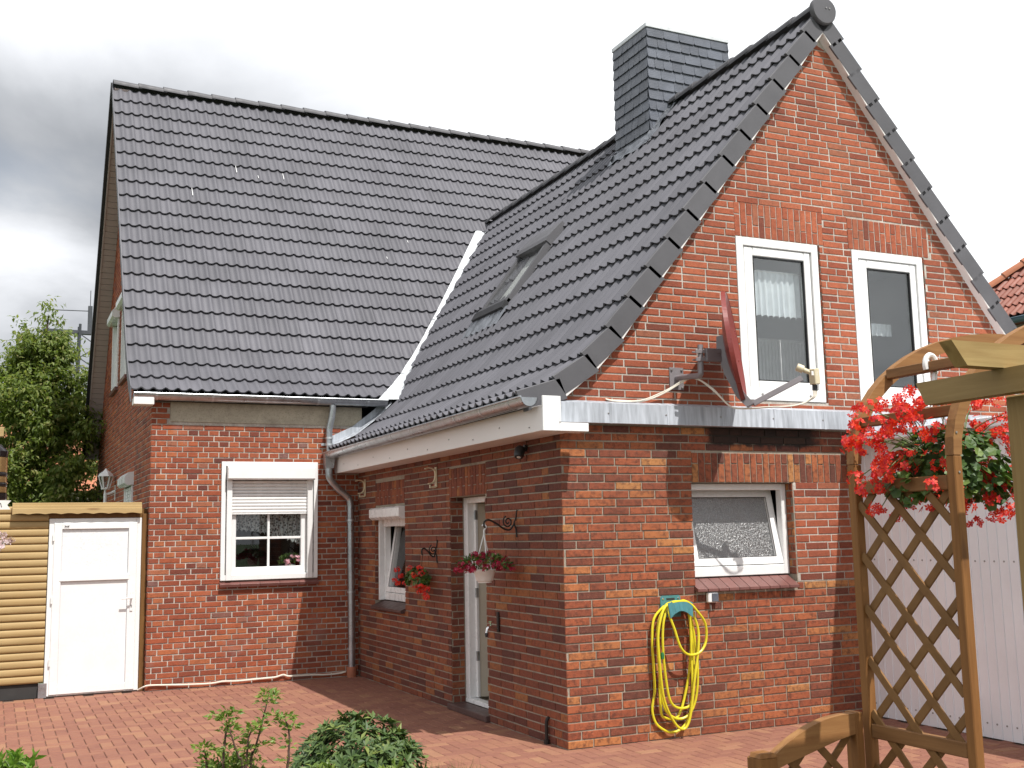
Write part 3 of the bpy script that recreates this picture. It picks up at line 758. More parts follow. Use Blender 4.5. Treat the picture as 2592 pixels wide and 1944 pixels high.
# eave box, gutter of the wing
b = MB(); b.box((-.30, -.27, 2.432), (-.28, 5.39, 2.63), .003); fo = b.build('fascia_board', 'fascia_white', wing)
b = MB()
for k in range(10): b.lathe((-.3015, -.05+k*.56, 2.475+.05*(k % 2)), [(0, 0), (.006, 0), (.006, .004)], 8, V(-1, 0, 0))
b.build('fascia_screw', 'screw_steel', fo)
b = MB(); b.box((-.28, -.25, 2.434), (-.0075, 5.385, 2.448)); b.build('soffit_board', 'fascia_white', wing)
b = MB(); b.box((-.302, -.292, 2.43), (-.16, -.272, 2.70), .003); b.box((-.158, -.285, 2.43), (.10, -.13, 2.497), .003); b.box((-.16, -.292, 2.50), (-.145, -.14, 2.70), .002); b.build('eave_corner_box', 'pvc', wing)
def gutter(parent, p0, p1, r, mat, out, name='gutter', br=.62):
    d = (p1-p0).normalized(); L = (p1-p0).length; b = MB(); seg = 12; vs = []; fs = []
    prof = [out*math.cos(math.pi+math.pi*i/seg)*r*-1+V(0, 0, -math.sin(math.pi*i/seg)*r) for i in range(seg+1)]      # from outer lip (along out) round to the inner lip
    ring = prof+[q*.95 for q in reversed(prof)]
    m_ = len(ring); b.add([p0+q for q in ring]+[p1+q for q in ring], [(i, (i+1) % m_, (i+1) % m_+m_, i+m_) for i in range(m_)]+[tuple(range(m_-1, -1, -1)), tuple(range(m_, 2*m_))])
    for e, s_ in ((p0, 1), (p1, -1)): b.add([e+q for q in prof]+[e+q+d*.006*s_ for q in prof], [tuple(range(seg+1)), tuple(range(2*seg+1, seg, -1))])
    lip = prof[0]*1.03+V(0, 0, .004); b.tube([p0+lip, p1+lip], .009, 8)
    g_ = b.build(name, mat, parent, True)
    n_ = int(L/br)
    for k in range(n_+1):
        q = p0+d*(.25+k*(L-.5)/n_); h = MB(); A = [q+x*1.035-d*.013 for x in prof]; Bq = [x+d*.026 for x in A]; C_ = [q+x*1.0-d*.013 for x in prof]; D_ = [x+d*.026 for x in C_]
        k_ = seg+1; h.add(A+Bq+C_+D_, [(i, i+1, k_+i+1, k_+i) for i in range(seg)]+[(i+1, i, 2*k_+i, 2*k_+i+1) for i in range(seg)]+[(k_+i, k_+i+1, 3*k_+i+1, 3*k_+i) for i in range(seg)])
        h.build('gutter_bracket', 'zinc', g_, True)
    return g_
gutter(wing, V(-.385, .02-.25, 2.690), V(-.385, 5.37, 2.675), .072, 'galvanised', V(-1, 0, 0))
# flashing where the wing roof runs into the main wall
b = MB(); Pq = [V(x, 5.375, z+.10) for x, z in ((-.36, 2.69), (-.06, 2.83), (.21, 3.04), (.40, 3.235))]
b = MB()
for a, c in zip(Pq[:-1], Pq[1:]): b.prism([a, c, c+V(-.02, 0, .085), a+V(-.02, 0, .085)], (0, .02, 0)); b.prism([a, c, c+V(0, -.10, -.025), a+V(0, -.10, -.025)], (0, .004, .012))
b.build('wall_flashing', 'zinc_old', wing)
# white valley sheet
b = MB(); n_ = 22; pa = []
nm = V(0, -math.sin(PM), math.cos(PM))
for i in range(n_+1):
    y = vy0-.06+(vy1-.06-vy0)*i/n_; yy = max(y, vy0); xl = vleft(y); xv = max(valley_x(yy), xl+.06)
    l_ = V(xl, y, main_z(yy) if y >= vy0 else main_z(vy0)-(vy0-y)*.7); m_ = V(xv, y, l_.z); r_ = V(min(xv+.10, RIDX), y-.05, 0); r_.z = wing_z(r_.x)
    pa.append((l_+nm*(.055+random.uniform(-.004, .004)), m_+V(-.3, -.5, .7).normalized()*random.uniform(.045, .055), r_+V(-.8, 0, .6)*.022))
for a, c in zip(pa[:-1], pa[1:]):
    b.prism([a[0], a[1], c[1], c[0]], (0, 0, -.004)); b.prism([a[1], a[2], c[2], c[1]], (0, 0, -.004))
for k in (5, 11, 17): b.bar(pa[k][0]+V(0, -.01, .004), pa[k][1]+V(0, -.01, .004), .012, .004)
b.build('valley_sheet', 'white_sheet', wing)

# zinc band along the foot of the upper gable
x = -.145
zi = 0
while x < 5.9:
    x2 = min(x+.55, 5.9); b = MB(); o = random.uniform(-.002, .002)
    b.add([V(x, -.125+o, 2.520), V(x2-.004, -.125+o, 2.520), V(x2-.004, -.118+o, 2.680), V(x, -.118+o, 2.680), V(x2-.004, .004, 2.715), V(x, .004, 2.715), V(x, -.105, 2.524), V(x2-.004, -.105, 2.524), V(x, .004, 2.524), V(x2-.004, .004, 2.524)],
          [(0, 1, 2, 3), (3, 2, 4, 5), (1, 0, 8, 9)])
    b.prism([V(x2-.02, -.128+o, 2.518), V(x2+.004, -.128+o, 2.518), V(x2+.004, -.121+o, 2.682), V(x2-.02, -.121+o, 2.682)], (0, .004, 0))
    pnl = b.build('zinc_panel', 'zinc_old', wing)
    b = MB(); b.lathe((x2-.03, -.122+o, 2.60), [(0, -.006), (.007, -.004), (.007, .004)], 8, V(0, 1, 0)); b.build('panel_screw', 'screw_steel', pnl)
    x = x2

# chimney clad with slate
ch = MB(); ch.box((chim[0]+.012, chim[2]+.012, 5.2), (chim[1]-.012, chim[3]-.012, 7.44)); chimney = ch.build('chimney', 'roof_deck', wing)
sl = Pieces('slate', 'slate', chimney)
cor = [(V(chim[0], chim[2], 0), V(1, 0, 0), chim[1]-chim[0], V(0, -1, 0)), (V(chim[0], chim[3], 0), V(0, -1, 0), chim[3]-chim[2], V(-1, 0, 0)), (V(chim[1], chim[2], 0), V(0, 1, 0), chim[3]-chim[2], V(1, 0, 0)), (V(chim[1], chim[3], 0), V(-1, 0, 0), chim[1]-chim[0], V(0, 1, 0))]
for fi, (O, U, ln, No) in enumerate(cor):
    z = 7.44; r_ = 0
    while z > 5.45:
        h = .126; u = -.012-(.09 if r_ % 2 else 0)
        while u < ln+.01:
            w = random.uniform(.17, .235) if random.random() < .7 else .12
            a, c = max(u, -.012), min(u+w, ln+.012)
            if c-a > .02:
                t = .012; ck = .02
                q = [V(a, 0, h+.03), V(c, 0, h+.03), V(c, 0, ck*.4), V(c-ck*.6, 0, -.002), V(a+.012, 0, .0), V(a, 0, ck)]
                vs = []; 
                for e in (0, 1):
                    for p_ in q:
                        tilt = .016*(1-p_.z/h); vs.append(V(p_.x-(a+c)/2, -(tilt+.003)-(.0075 if e else 0)+random.uniform(-.0008, .0008), p_.z-h/2))
                m_ = 6; fs = [tuple(range(m_, 2*m_))]+[(i, (i+1) % m_, (i+1) % m_+m_, i+m_) for i in range(m_)]
                ce = O+U*((a+c)/2)+V(0, 0, z-h/2)
                M_ = Matrix(((U.x, -No.x, 0, ce.x), (U.y, -No.y, 0, ce.y), (0, 0, 1, ce.z), (0, 0, 0, 1)))
                sl.add(None, vs, fs, M_)
            u += w+.003
        z -= h; r_ += 1
lay([sl], 300)
b = MB(); b.box((chim[0]-.025, chim[2]-.025, 7.425), (chim[1]+.025, chim[3]+.025, 7.475), .004); b.box((chim[0]+.1, chim[2]+.1, 7.47), (chim[1]-.1, chim[3]-.1, 7.50)); b.build('chimney_cap', 'white_sheet', chimney)
# crumpled lead round the chimney foot
b = MB(); sn = V(-.80, 0, .60)
def slope_pt(x, y, o=0.): return V(x, y, wing_z(x))+sn*o
def crumple(p, q, wd, side, n_=14):
    vs = []; 
    for i in range(n_+1):
        c = p.lerp(q, i/n_)
        for j in range(4): vs.append(c+side*(wd*j/3)+sn*(.075 if j == 0 else .05+random.uniform(-.012, .016))+V(0, 0, random.uniform(-.012, .012)))
    b.add(vs, [(i*4+j, i*4+j+1, i*4+j+5, i*4+j+4) for i in range(n_) for j in range(3)])
dn = V(-.60, 0, -.80)
crumple(slope_pt(2.545, 2.34), slope_pt(2.545, 3.22), .15, dn); crumple(slope_pt(2.50, 2.425), slope_pt(2.88, 2.425), .14, V(0, -1, 0)); crumple(slope_pt(2.50, 3.17), slope_pt(2.88, 3.17), .12, V(0, 1, 0))
b.build('chimney_flashing', 'lead', chimney)

# skylight
def sp(x, y, o): return V(x, y, WPROF[3][1]+(x-WPROF[3][0])*(RIDZ-WPROF[3][1])/(RIDX-WPROF[3][0]))+sn*o
sd = V(.60, 0, .80)
x0, x1, y0, y1 = skyl
sk = MB()
for (ya, yb) in ((y0, y0+.06), (y1-.06, y1)): sk.prism([sp(x0, ya, 0), sp(x1, ya, 0), sp(x1, ya, .105), sp(x0, ya, .085)], (0, yb-ya, 0))
sk.prism([sp(x0-.01, y0, 0), sp(x0+.05, y0, 0), sp(x0+.05, y0, .10), sp(x0-.01, y0, .085)], (0, y1-y0, 0))
sk.prism([sp(x1-.17, y0-.01, .03), sp(x1+.03, y0-.01, .0), sp(x1+.03, y0-.01, .10), sp(x1-.13, y0-.01, .135), sp(x1-.17, y0-.01, .125)], (0, y1-y0+.02, 0))
skylight = sk.build('skylight', 'tile_edge', wing)
b = MB(); b.prism([sp(x0+.04, y0+.06, .062), sp(x1-.15, y0+.06, .072), sp(x1-.15, y0+.06, .078), sp(x0+.04, y0+.06, .068)], (0, y1-y0-.12, 0)); b.build('pane', 'roof_glass', skylight)
b = MB(); b.prism([sp(x0+.04, y0+.06, 0), sp(x1-.15, y0+.06, -.0), sp(x1-.15, y0+.06, .02), sp(x0+.04, y0+.06, .02)], (0, y1-y0-.12, 0)); b.build('pane_backing', 'radiator_white', skylight)  # white sheet added under the glass to make the pane look paler
b = MB(); b.prism([sp(x0-.045, y0-.03, .02), sp(x0+.015, y0-.03, .06), sp(x0+.015, y0-.03, .112), sp(x0-.045, y0-.03, .10)], (0, y1-y0+.06, 0)); b.build('lower_cover', 'gasket', skylight)
b = MB(); vs = []; n_ = 22
for i in range(n_+1):
    yy = y0-.12+(y1-y0+.2)*i/n_
    for j, xx in enumerate((x0-.03, x0-.11, x0-.19)): vs.append(sp(xx, yy, .072-.010*j+(.016*math.sin(i*2*math.pi/ (n_/6)) if j else 0)+random.uniform(-.004, .004)))
b.add(vs, [(i*3+j, i*3+j+1, i*3+j+4, i*3+j+3) for i in range(n_) for j in range(2)]); b.build('apron', 'lead', skylight)

# ------------------------------------------------------------------ windows of the wing
def ring(mb, a, b, w, d0, d1, axis, c=.004):
    """rectangular frame in a wall: a,b = (u,z) corners, w = profile width(s); axis 'y' (wall facing -y, depth along y) or 'x'"""
    wl, wr, wb, wt_ = w if isinstance(w, tuple) else (w,)*4
    def bx(u0, z0, u1, z1):
        if axis == 'y': mb.box((u0, d0, z0), (u1, d1, z1), c)
        else: mb.box((d0, u0, z0), (d1, u1, z1), c)
    bx(a[0], a[1], a[0]+wl, b[1]); bx(b[0]-wr, a[1], b[0], b[1]); bx(a[0]+wl, a[1], b[0]-wr, a[1]+wb); bx(a[0]+wl, b[1]-wt_, b[0]-wr, b[1])
def room(parent, u0, u1, z0, z1, d0, depth, axis, mat='room_wall'):
    b = MB(); t = .02
    def bx(a, c):
        if axis == 'y': b.box((a[0], a[1], a[2]), (c[0], c[1], c[2]))
        else: b.box((a[1], a[0], a[2]), (c[1], c[0], c[2]))
    d1 = d0+depth
    bx((u0-t, d0, z0-t), (u0, d1, z1+t)); bx((u1, d0, z0-t), (u1+t, d1, z1+t)); bx((u0, d0, z0-t), (u1, d1, z0)); bx((u0, d0, z1), (u1, d1, z1+t)); bx((u0-t, d1, z0-t), (u1+t, d1+t, z1+t))
    return b.build('interior', mat, parent)
# two upper gable windows
uwin = []
for w in (u1w, u2w):
    b = MB(); ring(b, (w[0]+.004, w[2]+.004), (w[1]-.03, w[3]-.004), (.075, .075, .11, .075), -.012, .075, 'y'); wn = b.build('window', 'pvc', wing); uwin.append(wn)
    ga, gb = (w[0]+.19, w[2]+.18), (w[1]-.19, w[3]-.165)
    b = MB(); ring(b, (ga[0]-.10, ga[1]-.065), (gb[0]+.075, gb[1]+.08), (.10, .075, .065, .08), .0, .065, 'y', .008); b.build('sash', 'pvc', wn)
    b = MB(); ring(b, (ga[0]-.001, ga[1]-.001), (gb[0]+.001, gb[1]+.001), .010, .004, .03, 'y', 0); b.build('seal', 'gasket', wn)
    b = MB(); b.box((ga[0], .022, ga[1]), (gb[0], .028, gb[1])); b.build('pane', 'glass', wn)
    b = MB()
    for q in (ga[0]+.02, gb[0]-.02): b.lathe((q, -.013, w[2]+.055), [(0, -.003), (.012, -.002), (.012, .003)], 10, V(0, 1, 0))
    b.build('drain_cap', 'screw_steel', wn)
# one attic room behind both panes
room(wing, 1.42, 4.36, 2.72, 4.243, .16, 1.7, 'y')
# lower gable window, tilted open
b = MB(); ring(b, (low_win[0]+.004, low_win[2]+.003), (low_win[1]-.004, low_win[3]-.003), (.055, .055, .085, .055), .088, .165, 'y', .006); wn = b.build('window', 'pvc', wing)
tl = .14; hz0, hz1 = low_win[2]+.09, low_win[3]-.045; xa, xb = low_win[0]+.06, low_win[1]-.06
def tilt_sash(parent, xa, xb, z0, z1, d, tl, axis, w=.062, gl='obscure_glass'):
    T = (lambda u, dd, z: V(u, dd, z)) if axis == 'y' else (lambda u, dd, z: V(dd, u, z))
    H = z1-z0; ang = math.atan2(tl, H); nz = V(0, math.cos(ang), -math.sin(ang)); uz = V(0, math.sin(ang), math.cos(ang))
    def P_(u, h, e):
        q = V(0, d, z0)+uz*h+nz*e; return T(u, q.y, q.z)
    b = MB()
    def bar(u0, h0, u1, h1, t0=-.03, t1=.035):
        A = [P_(u0, h0, t0), P_(u1, h0, t0), P_(u1, h1, t0), P_(u0, h1, t0)]; B_ = [P_(u0, h0, t1), P_(u1, h0, t1), P_(u1, h1, t1), P_(u0, h1, t1)]
        b.add(A+B_, [(0, 1, 2, 3), (7, 6, 5, 4), (0, 4, 5, 1), (1, 5, 6, 2), (2, 6, 7, 3), (3, 7, 4, 0)])
    bar(xa, 0, xa+w, H); bar(xb-w, 0, xb, H); bar(xa+w, 0, xb-w, w); bar(xa+w, H-w, xb-w, H)
    s_ = b.build('sash', 'pvc', parent)
    b = MB(); t0 = b
    def bar2(u0, h0, u1, h1):
        A = [P_(u0, h0, -.024), P_(u1, h0, -.024), P_(u1, h1, -.024), P_(u0, h1, -.024)]; b.add(A, [(0, 1, 2, 3)])
    g_ = .006
    for q in ((xa+w, w, xa+w+g_, H-w), (xb-w-g_, w, xb-w, H-w), (xa+w, w, xb-w, w+g_), (xa+w, H-w-g_, xb-w, H-w)): bar2(*q)
    b.build('seal', 'gasket', parent)
    b = MB(); A = [P_(xa+w, w, .0), P_(xb-w, w, .0), P_(xb-w, H-w, .0), P_(xa+w, H-w, .0)]; b.quad(*A); b.build('pane', gl, parent)
tilt_sash(wn, xa+.0, xb, hz0, hz1, .125, tl, 'y')
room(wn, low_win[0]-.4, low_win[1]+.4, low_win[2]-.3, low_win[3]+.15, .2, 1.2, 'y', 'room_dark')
b = MB(); b.box((low_win[0], .16, low_win[2]+.06), (low_win[1], .9, low_win[2]+.075)); b.build('inner_sill', 'pvc', wn)
sill = MB(); sill.box((low_win[0]+.002, .002, low_win[2]-.096), (low_win[1]-.002, .118, low_win[2]-.060)); so = sill.build('window_sill', 'mortar_gray', wing)
for k in range(10):
    b = MB(); x = low_win[0]-.012+k*.1055; tz = low_win[2]
    b.prism([V(x, -.060, tz-.086), V(x, .087, tz-.006), V(x, .087, tz-.040), V(x, -.048, tz-.112), V(x, -.060, tz-.106)], (.0995, 0, 0)); b.build('sill_brick', 'sill_tile', so)
# little side window with roller box
b = MB(); ring(b, (dwin[0]+.004, dwin[2]+.003), (dwin[1]-.004, dwin[3]-.01), (.055, .06, .085, .05), .10, .175, 'x', .006); wn = b.build('window', 'pvc', wing)
b = MB(); b.prism([V(.10, dwin[0]+.006, 1.99), V(.10, dwin[0]+.006, 1.85), V(-.035, dwin[0]+.006, 1.845), V(-.075, dwin[0]+.006, 1.875), V(-.075, dwin[0]+.006, 1.965), V(-.045, dwin[0]+.006, 1.985)], (0, dwin[1]-dwin[0]-.012, 0)); b.build('shutter_box', 'pvc', wn)
b = MB(); b.box((.085, dwin[0]+.06, 1.77), (.10, dwin[1]-.06, 1.85), .002); b.build('shutter_slat', 'pvc', wn)
b = MB(); b.box((.04, dwin[1]-.05, dwin[2]), (.10, dwin[1]-.006, 1.85), .003); b.build('shutter_rail', 'pvc', wn)
tilt_sash(wn, dwin[0]+.06, dwin[1]-.065, dwin[2]+.09, 1.83, .135, .13, 'x', .06, 'glass_dark')
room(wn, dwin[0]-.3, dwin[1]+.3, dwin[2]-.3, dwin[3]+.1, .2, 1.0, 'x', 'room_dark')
b = MB(); b.prism([V(-.06, dwin[0]+.003, dwin[2]-.065), V(.10, dwin[0]+.003, dwin[2]-.004), V(.10, dwin[0]+.003, dwin[2]-.055), V(-.045, dwin[0]+.003, dwin[2]-.10), V(-.06, dwin[0]+.003, dwin[2]-.09)], (0, dwin[1]-dwin[0]-.006, 0)); b.build('window_sill', 'step_tile', wing)
# door, standing open into the hall
b = MB(); b.box((.14, door[1]-.10, .10), (.215, door[1]-.004, door[3]-.004), .004); b.box((.14, door[0]+.004, .10), (.215, door[0]+.08, door[3]-.004), .004); b.box((.14, door[0]+.08, door[3]-.06), (.215, door[1]-.10, door[3]-.004), .004); b.box((.13, door[0]+.02, .06), (.22, door[1]-.02, .10), .004)
dr = b.build('door', 'pvc', wing)
b = MB(); b.box((.22, door[1]-.135, .105), (1.02, door[1]-.075, door[3]-.06), .006); b.build('door_leaf', 'plaster', dr)
b = MB(); b.box((.205, door[1]-.145, .105), (.235, door[1]-.10, door[3]-.06), .004); b.build('leaf_edge', 'pvc', dr)
for z in (.45, 1.05, 1.80): b = MB(); b.box((.198, door[1]-.150, z), (.228, door[1]-.125, z+.09), .003); b.build('hinge', 'galvanised', dr)
room(dr, door[0]-.1, door[1]-.02, .06, door[3]+.2, .28, 1.5, 'x', 'plaster')
b = MB(); b.box((.32, door[0]+.0, .085), (1.2, door[1]-.15, .10)); b.build('door_mat', 'mat_black', dr)
b = MB(); b.box((-.045, door[0]-.03, .0), (.14, door[1]+.03, .055), .006); b.build('door_step', 'step_tile', wing)

# ================================================================== the main house
house = thing('brick_house', 'tall red brick main house with long dark tiled roof and half lowered white shutter', 'house', (1.5, 8.5, 0))
HX, HY = -2.46, 5.40
mw = (-1.662, -.520, 1.185, 2.566)
fm = strips([HX, mw[0], mw[1], .04], [mw], -.03, lambda u: 3.33, (0, HY, 0), (1, 0, 0), (0, .15, 0)).build('front_wall', 'mortar_light', house)
FM = frame((0, HY, 0), (1, 0, 0), (0, 1, 0))
mb1 = Pieces('brick', 'main_brick', fm)
beam = (-2.262, .05, 3.022, 3.4)
courses(mb1, FM, HX, .03, .006, 3.26, .0637, .224, .0125, bond='cross', holes=[mw, beam])
b = MB(); b.box((-2.258, HY-.012, 3.024), (.045, HY-.0005, 3.32), .004); b.build('concrete_beam', 'concrete', house)
# gable-end wall seen at a grazing angle: fine courses joined
FE = frame((HX, 0, 0), (0, -1, 0), (1, 0, 0))
def htop(u):
    y = -u
    return (main_z(y) if y < RIDY else RIDMZ-(y-RIDY)*math.tan(PM))-.16
ew = (( -10.2, -9.42, 3.95, 5.02), (-8.85, -8.1, 3.95, 5.02), (-7.92, -7.05, 1.2, 2.40))
us = [-12.6, -5.552]+[w[i] for w in ew for i in (0, 1)]+[-RIDY]+[-q[0] for q in MAINP[2:6]]
us = [q for q in us if -12.6 <= q <= -5.552]
em = strips(us, list(ew), 0, htop, (HX, 0, 0), (0, -1, 0), (.15, 0, 0)).build('side_wall', 'mortar_light', house)
mb2 = Pieces('brick', 'main_brick', em)
courses(mb2, FE, -12.6, -5.40, .006, 8.4, .0637, .224, bond='cross', holes=list(ew), top=htop)
lay([mb1, mb2], 300)
b = MB(); b.box((HX+.15, 12.5, 0), (7.2, 12.62, 3.2)); b.box((7.08, 5.5, 0), (7.2, 12.5, 3.2)); b.build('back_wall', 'mortar_light', house)
# gable-end windows with roller boxes
for w in ew:
    y0, y1, z0, z1 = -w[1], -w[0], w[2], w[3]
    b = MB(); ring(b, (y0+.004, z0+.004), (y1-.004, z1-.004), .075, HX+.03, HX+.10, 'x', .004); wn = b.build('window', 'pvc', house)
    b = MB(); b.box((HX+.06, y0+.07, z0+.07), (HX+.066, y1-.07, z1-.07)); b.build('pane', 'glass_dark', wn)
    b = MB(); b.prism([V(HX+.02, y0-.03, z1+.15), V(HX-.07, y0-.03, z1+.135), V(HX-.115, y0-.03, z1+.08), V(HX-.115, y0-.03, z1+.0), V(HX-.08, y0-.03, z1-.03), V(HX+.02, y0-.03, z1-.02)], (0, y1-y0+.06, 0)); b.build('shutter_box', 'pvc', wn)
    b = MB(); b.box((HX-.03, y0, z0), (HX+.03, y0+.045, z1-.03), .003); b.box((HX-.03, y1-.045, z0), (HX+.03, y1, z1-.03), .003); b.build('shutter_rail', 'pvc', wn)
    if z0 < 2:
        for k in range(14): b = MB(); b.box((HX-.012, y0+.045, z1-.08-k*.045), (HX+.004, y1-.045, z1-.038-k*.045), .004); b.build('shutter_slat', 'pvc', wn)
    b = MB(); b.box((HX-.05, y0-.03, z0-.06), (HX+.05, y1+.03, z0), .004); b.build('window_sill', 'sill_tile', wn)
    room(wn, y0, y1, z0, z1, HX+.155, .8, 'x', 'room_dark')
# roof deck, front and back slope
VX0, VX1 = -2.70, 6.9
b = MB()
prof = MAINP+[(RIDY, RIDMZ)]
for (ya, za), (yb, zb) in zip(prof[:-1], prof[1:]):
    xr = VX1 if yb > 7.8 else valley_x(min(yb, vy1))+.02
    b.prism([V(VX0+.03, ya, za-.02), V(VX0+.03, yb, zb-.02), V(VX0+.03, yb, zb-.05), V(VX0+.03, ya, za-.05)], (xr-VX0-.03, 0, 0))
by, bz = 12.45, RIDMZ-(12.45-RIDY)*math.tan(PM)
b.prism([V(VX0+.03, RIDY, RIDMZ-.02), V(VX0+.03, by, bz-.02), V(VX0+.03, by, bz-.06), V(VX0+.03, RIDY, RIDMZ-.06)], (VX1-VX0-.03, 0, 0))
roofm = b.build('roof', 'roof_deck', house)
mt = Pieces('roof_tile', 'tile_gray', roofm); MW = .271
for k, ((ya, za), (yb, zb)) in enumerate(zip(prof[:-1], prof[1:])):
    L = math.hypot(yb-ya, zb-za); d = V(0, (yb-ya)/L, (zb-za)/L); nn = V(0, -d.z, d.y)
    if L < .1: continue
    tv, tf = tile_mesh(MW, L, .05 if k < 19 else -.01, .032, .036)
    for j in range(34):
        x = VX0+MW*(j+.5); O = V(x, ya, za); mid = V(x, (ya+yb)/2, (za+zb)/2)
        if mid.y >= vy1-.1 and x > 6.8: continue
        dl = x-vleft(mid.y) if mid.y < vy1-.1 else -9
        if dl > .45: continue
        M_ = Matrix(((1, d.x, nn.x, O.x), (0, d.y, nn.y, O.y), (0, d.z, nn.z, O.z), (0, 0, 0, 1)))
        if dl > -.45:
            va = V(vleft(mid.y-.25), mid.y-.25, 0); vb = V(vleft(mid.y+.25), mid.y+.25, 0); dd = (vb-va).normalized(); n2 = V(dd.y, -dd.x, 0)
            vs2, fs2 = cut_tile(tv, tf, M_, (va+n2*.03, n2))
            if fs2: mt.add(None, vs2, fs2, M_)
            continue
        mt.add(('mt', k), tv, tf, M_)
lay([mt], 300, True)
ridge_caps(roofm, V(VX0, RIDY, RIDMZ+.004), V(VX1, RIDY, RIDMZ+.004), .36, .105, 'tile_edge')
for x_, t_, l_ in ((-1.05, 11.45, .16), (-.74, 11.2, .07), (-.36, 11.35, .14), (-1.72, 9.4, .17), (.95, 6.3, .05), (1.35, 7.6, .06)):
    b = MB(); q0 = V(x_, MAINP[3][0]+.309*t_*math.cos(PM), MAINP[3][1]+.309*t_*math.sin(PM)); n3 = V(0, -math.sin(PM), math.cos(PM)); d3 = V(0, math.cos(PM), math.sin(PM))
    b.add([q0+n3*.052+V(-.004, 0, 0), q0+n3*.052+V(.005, 0, 0), q0+d3*l_+n3*.045+V(.003, 0, 0), q0+d3*l_+n3*.045+V(-.003, 0, 0)], [(0, 1, 2, 3)]); b.build('lime_streak', 'pvc', roofm)
# verge: zinc edge on the front rake; dark edge, board and soffit on the rear rake
b = MB()
for (ya, za), (yb, zb) in zip(prof[:-1], prof[1:]): b.prism([V(VX0-.012, ya, za+.06), V(VX0-.012, yb, zb+.06), V(VX0-.012, yb, zb-.12), V(VX0-.012, ya, za-.12)], (.012, 0, 0))
b.build('verge_trim', 'tile_gray', roofm)
b = MB(); b.prism([V(VX0-.03, RIDY, RIDMZ+.06), V(VX0-.03, by, bz+.06), V(VX0-.03, by, bz-.10), V(VX0-.03, RIDY, RIDMZ-.10)], (.05, 0, 0)); b.build('verge_trim', 'gasket', roofm)
b = MB(); rl = math.hypot(by-RIDY, RIDMZ-bz); dr_ = V(0, (by-RIDY)/rl, (bz-RIDMZ)/rl); nr = V(0, -dr_.z, dr_.y); nr = nr if nr.z > 0 else -nr
t = 0.0
while t < rl-.02:
    t2 = min(t+.098, rl); q0 = V(VX0+.02, RIDY, RIDMZ)+dr_*t-nr*.075; q1 = V(VX0+.02, RIDY, RIDMZ)+dr_*(t2-.006)-nr*.075
    b.prism([q0, q1, q1-nr*.012, q0-nr*.012], (HX-VX0-.024, 0, 0)); t = t2
b.build('soffit_panel', 'pvc_soffit', roofm, kind='stuff')
b = MB(); q0 = V(VX0+.019, RIDY, RIDMZ)-nr*.06; q1 = q0+dr_*rl; b.prism([q0, q1, q1-nr*.04, q0-nr*.04], (.02, 0, 0)); q0 = V(VX0+.04, RIDY, RIDMZ)-nr*.072; b.build('soffit_trim', 'pvc_soffit', roofm)
b = MB(); q1 = V(VX0, RIDY, RIDMZ)+dr_*rl; b.prism([q1-nr*.05, q1-nr*.14, q1-nr*.14+V(0, -.03, .0), q1-nr*.05+V(0, -.03, 0)], (HX-VX0, 0, 0)); b.build('soffit_end', 'fascia_white', roofm)
# eaves: soffit, gutter, white end piece
b = MB(); b.box((VX0+.015, 5.20, 3.195), (HX-.004, 5.39, 3.275), .004); b.build('eave_end_box', 'fascia_white', house)
b = MB(); b.box((HX, 5.215, 3.285), (.10, 5.385, 3.30)); b.box((HX, 5.338, 3.25), (.10, 5.352, 3.285)); b.build('soffit_board', 'gasket', house)
gm = gutter(house, V(-2.685, 5.265, 3.322), V(.325, 5.265, 3.332), .072, 'galvanised', V(0, -1, 0), br=.66)
# rain pipe: from the main gutter into the wing gutter head, then down the corner
b = MB(); b.tube([(-.362, 5.265, 3.265), (-.362, 5.268, 3.20), (-.374, 5.285, 3.09), (-.392, 5.305, 2.99), (-.396, 5.31, 2.90), (-.392, 5.31, 2.68)], .042, 12, True, 5); dp = b.build('downpipe', 'galvanised', house, True)
b = MB(); b.lathe((-.392, 5.31, 2.86), [(.046, -.012), (.049, -.012), (.049, .012), (.046, .012)], 14); b.build('pipe_clip', 'zinc', dp, True)
b = MB(); b.lathe((-.392, 5.31, 2.78), [(.046, -.012), (.049, -.012), (.049, .012), (.046, .012)], 14); b.box((-.48, 5.36, 2.77), (-.30, 5.372, 2.80), .002); b.build('pipe_clip', 'zinc', dp, True)
b = MB(); b.prism([V(-.46, 5.25, 2.66), V(-.33, 5.25, 2.66), V(-.35, 5.25, 2.49), V(-.45, 5.25, 2.49)], (0, .10, 0)); hd = b.build('gutter_outlet', 'galvanised', house)
b = MB(); b.tube([(-.40, 5.30, 2.52), (-.40, 5.30, 2.45), (-.385, 5.30, 2.36), (-.28, 5.31, 2.24), (-.16, 5.315, 2.14), (-.128, 5.315, 2.06), (-.124, 5.315, 1.8), (-.115, 5.315, .9), (-.11, 5.315, .10)], .043, 12, True, 6); dp = b.build('downpipe', 'galvanised', house, True)
for z in (1.86, 1.0, .33): b = MB(); b.lathe((-.122+(1.86-z)*.005, 5.315, z), [(.047, -.011), (.051, -.011), (.051, .011), (.047, .011)], 14); b.build('pipe_clip', 'zinc', dp, True)
b = MB(); b.lathe((-.11, 5.315, 0), [(.0, .12), (.056, .12), (.060, .10), (.056, -.02)], 14); b.build('clay_socket', 'clay', dp, True)
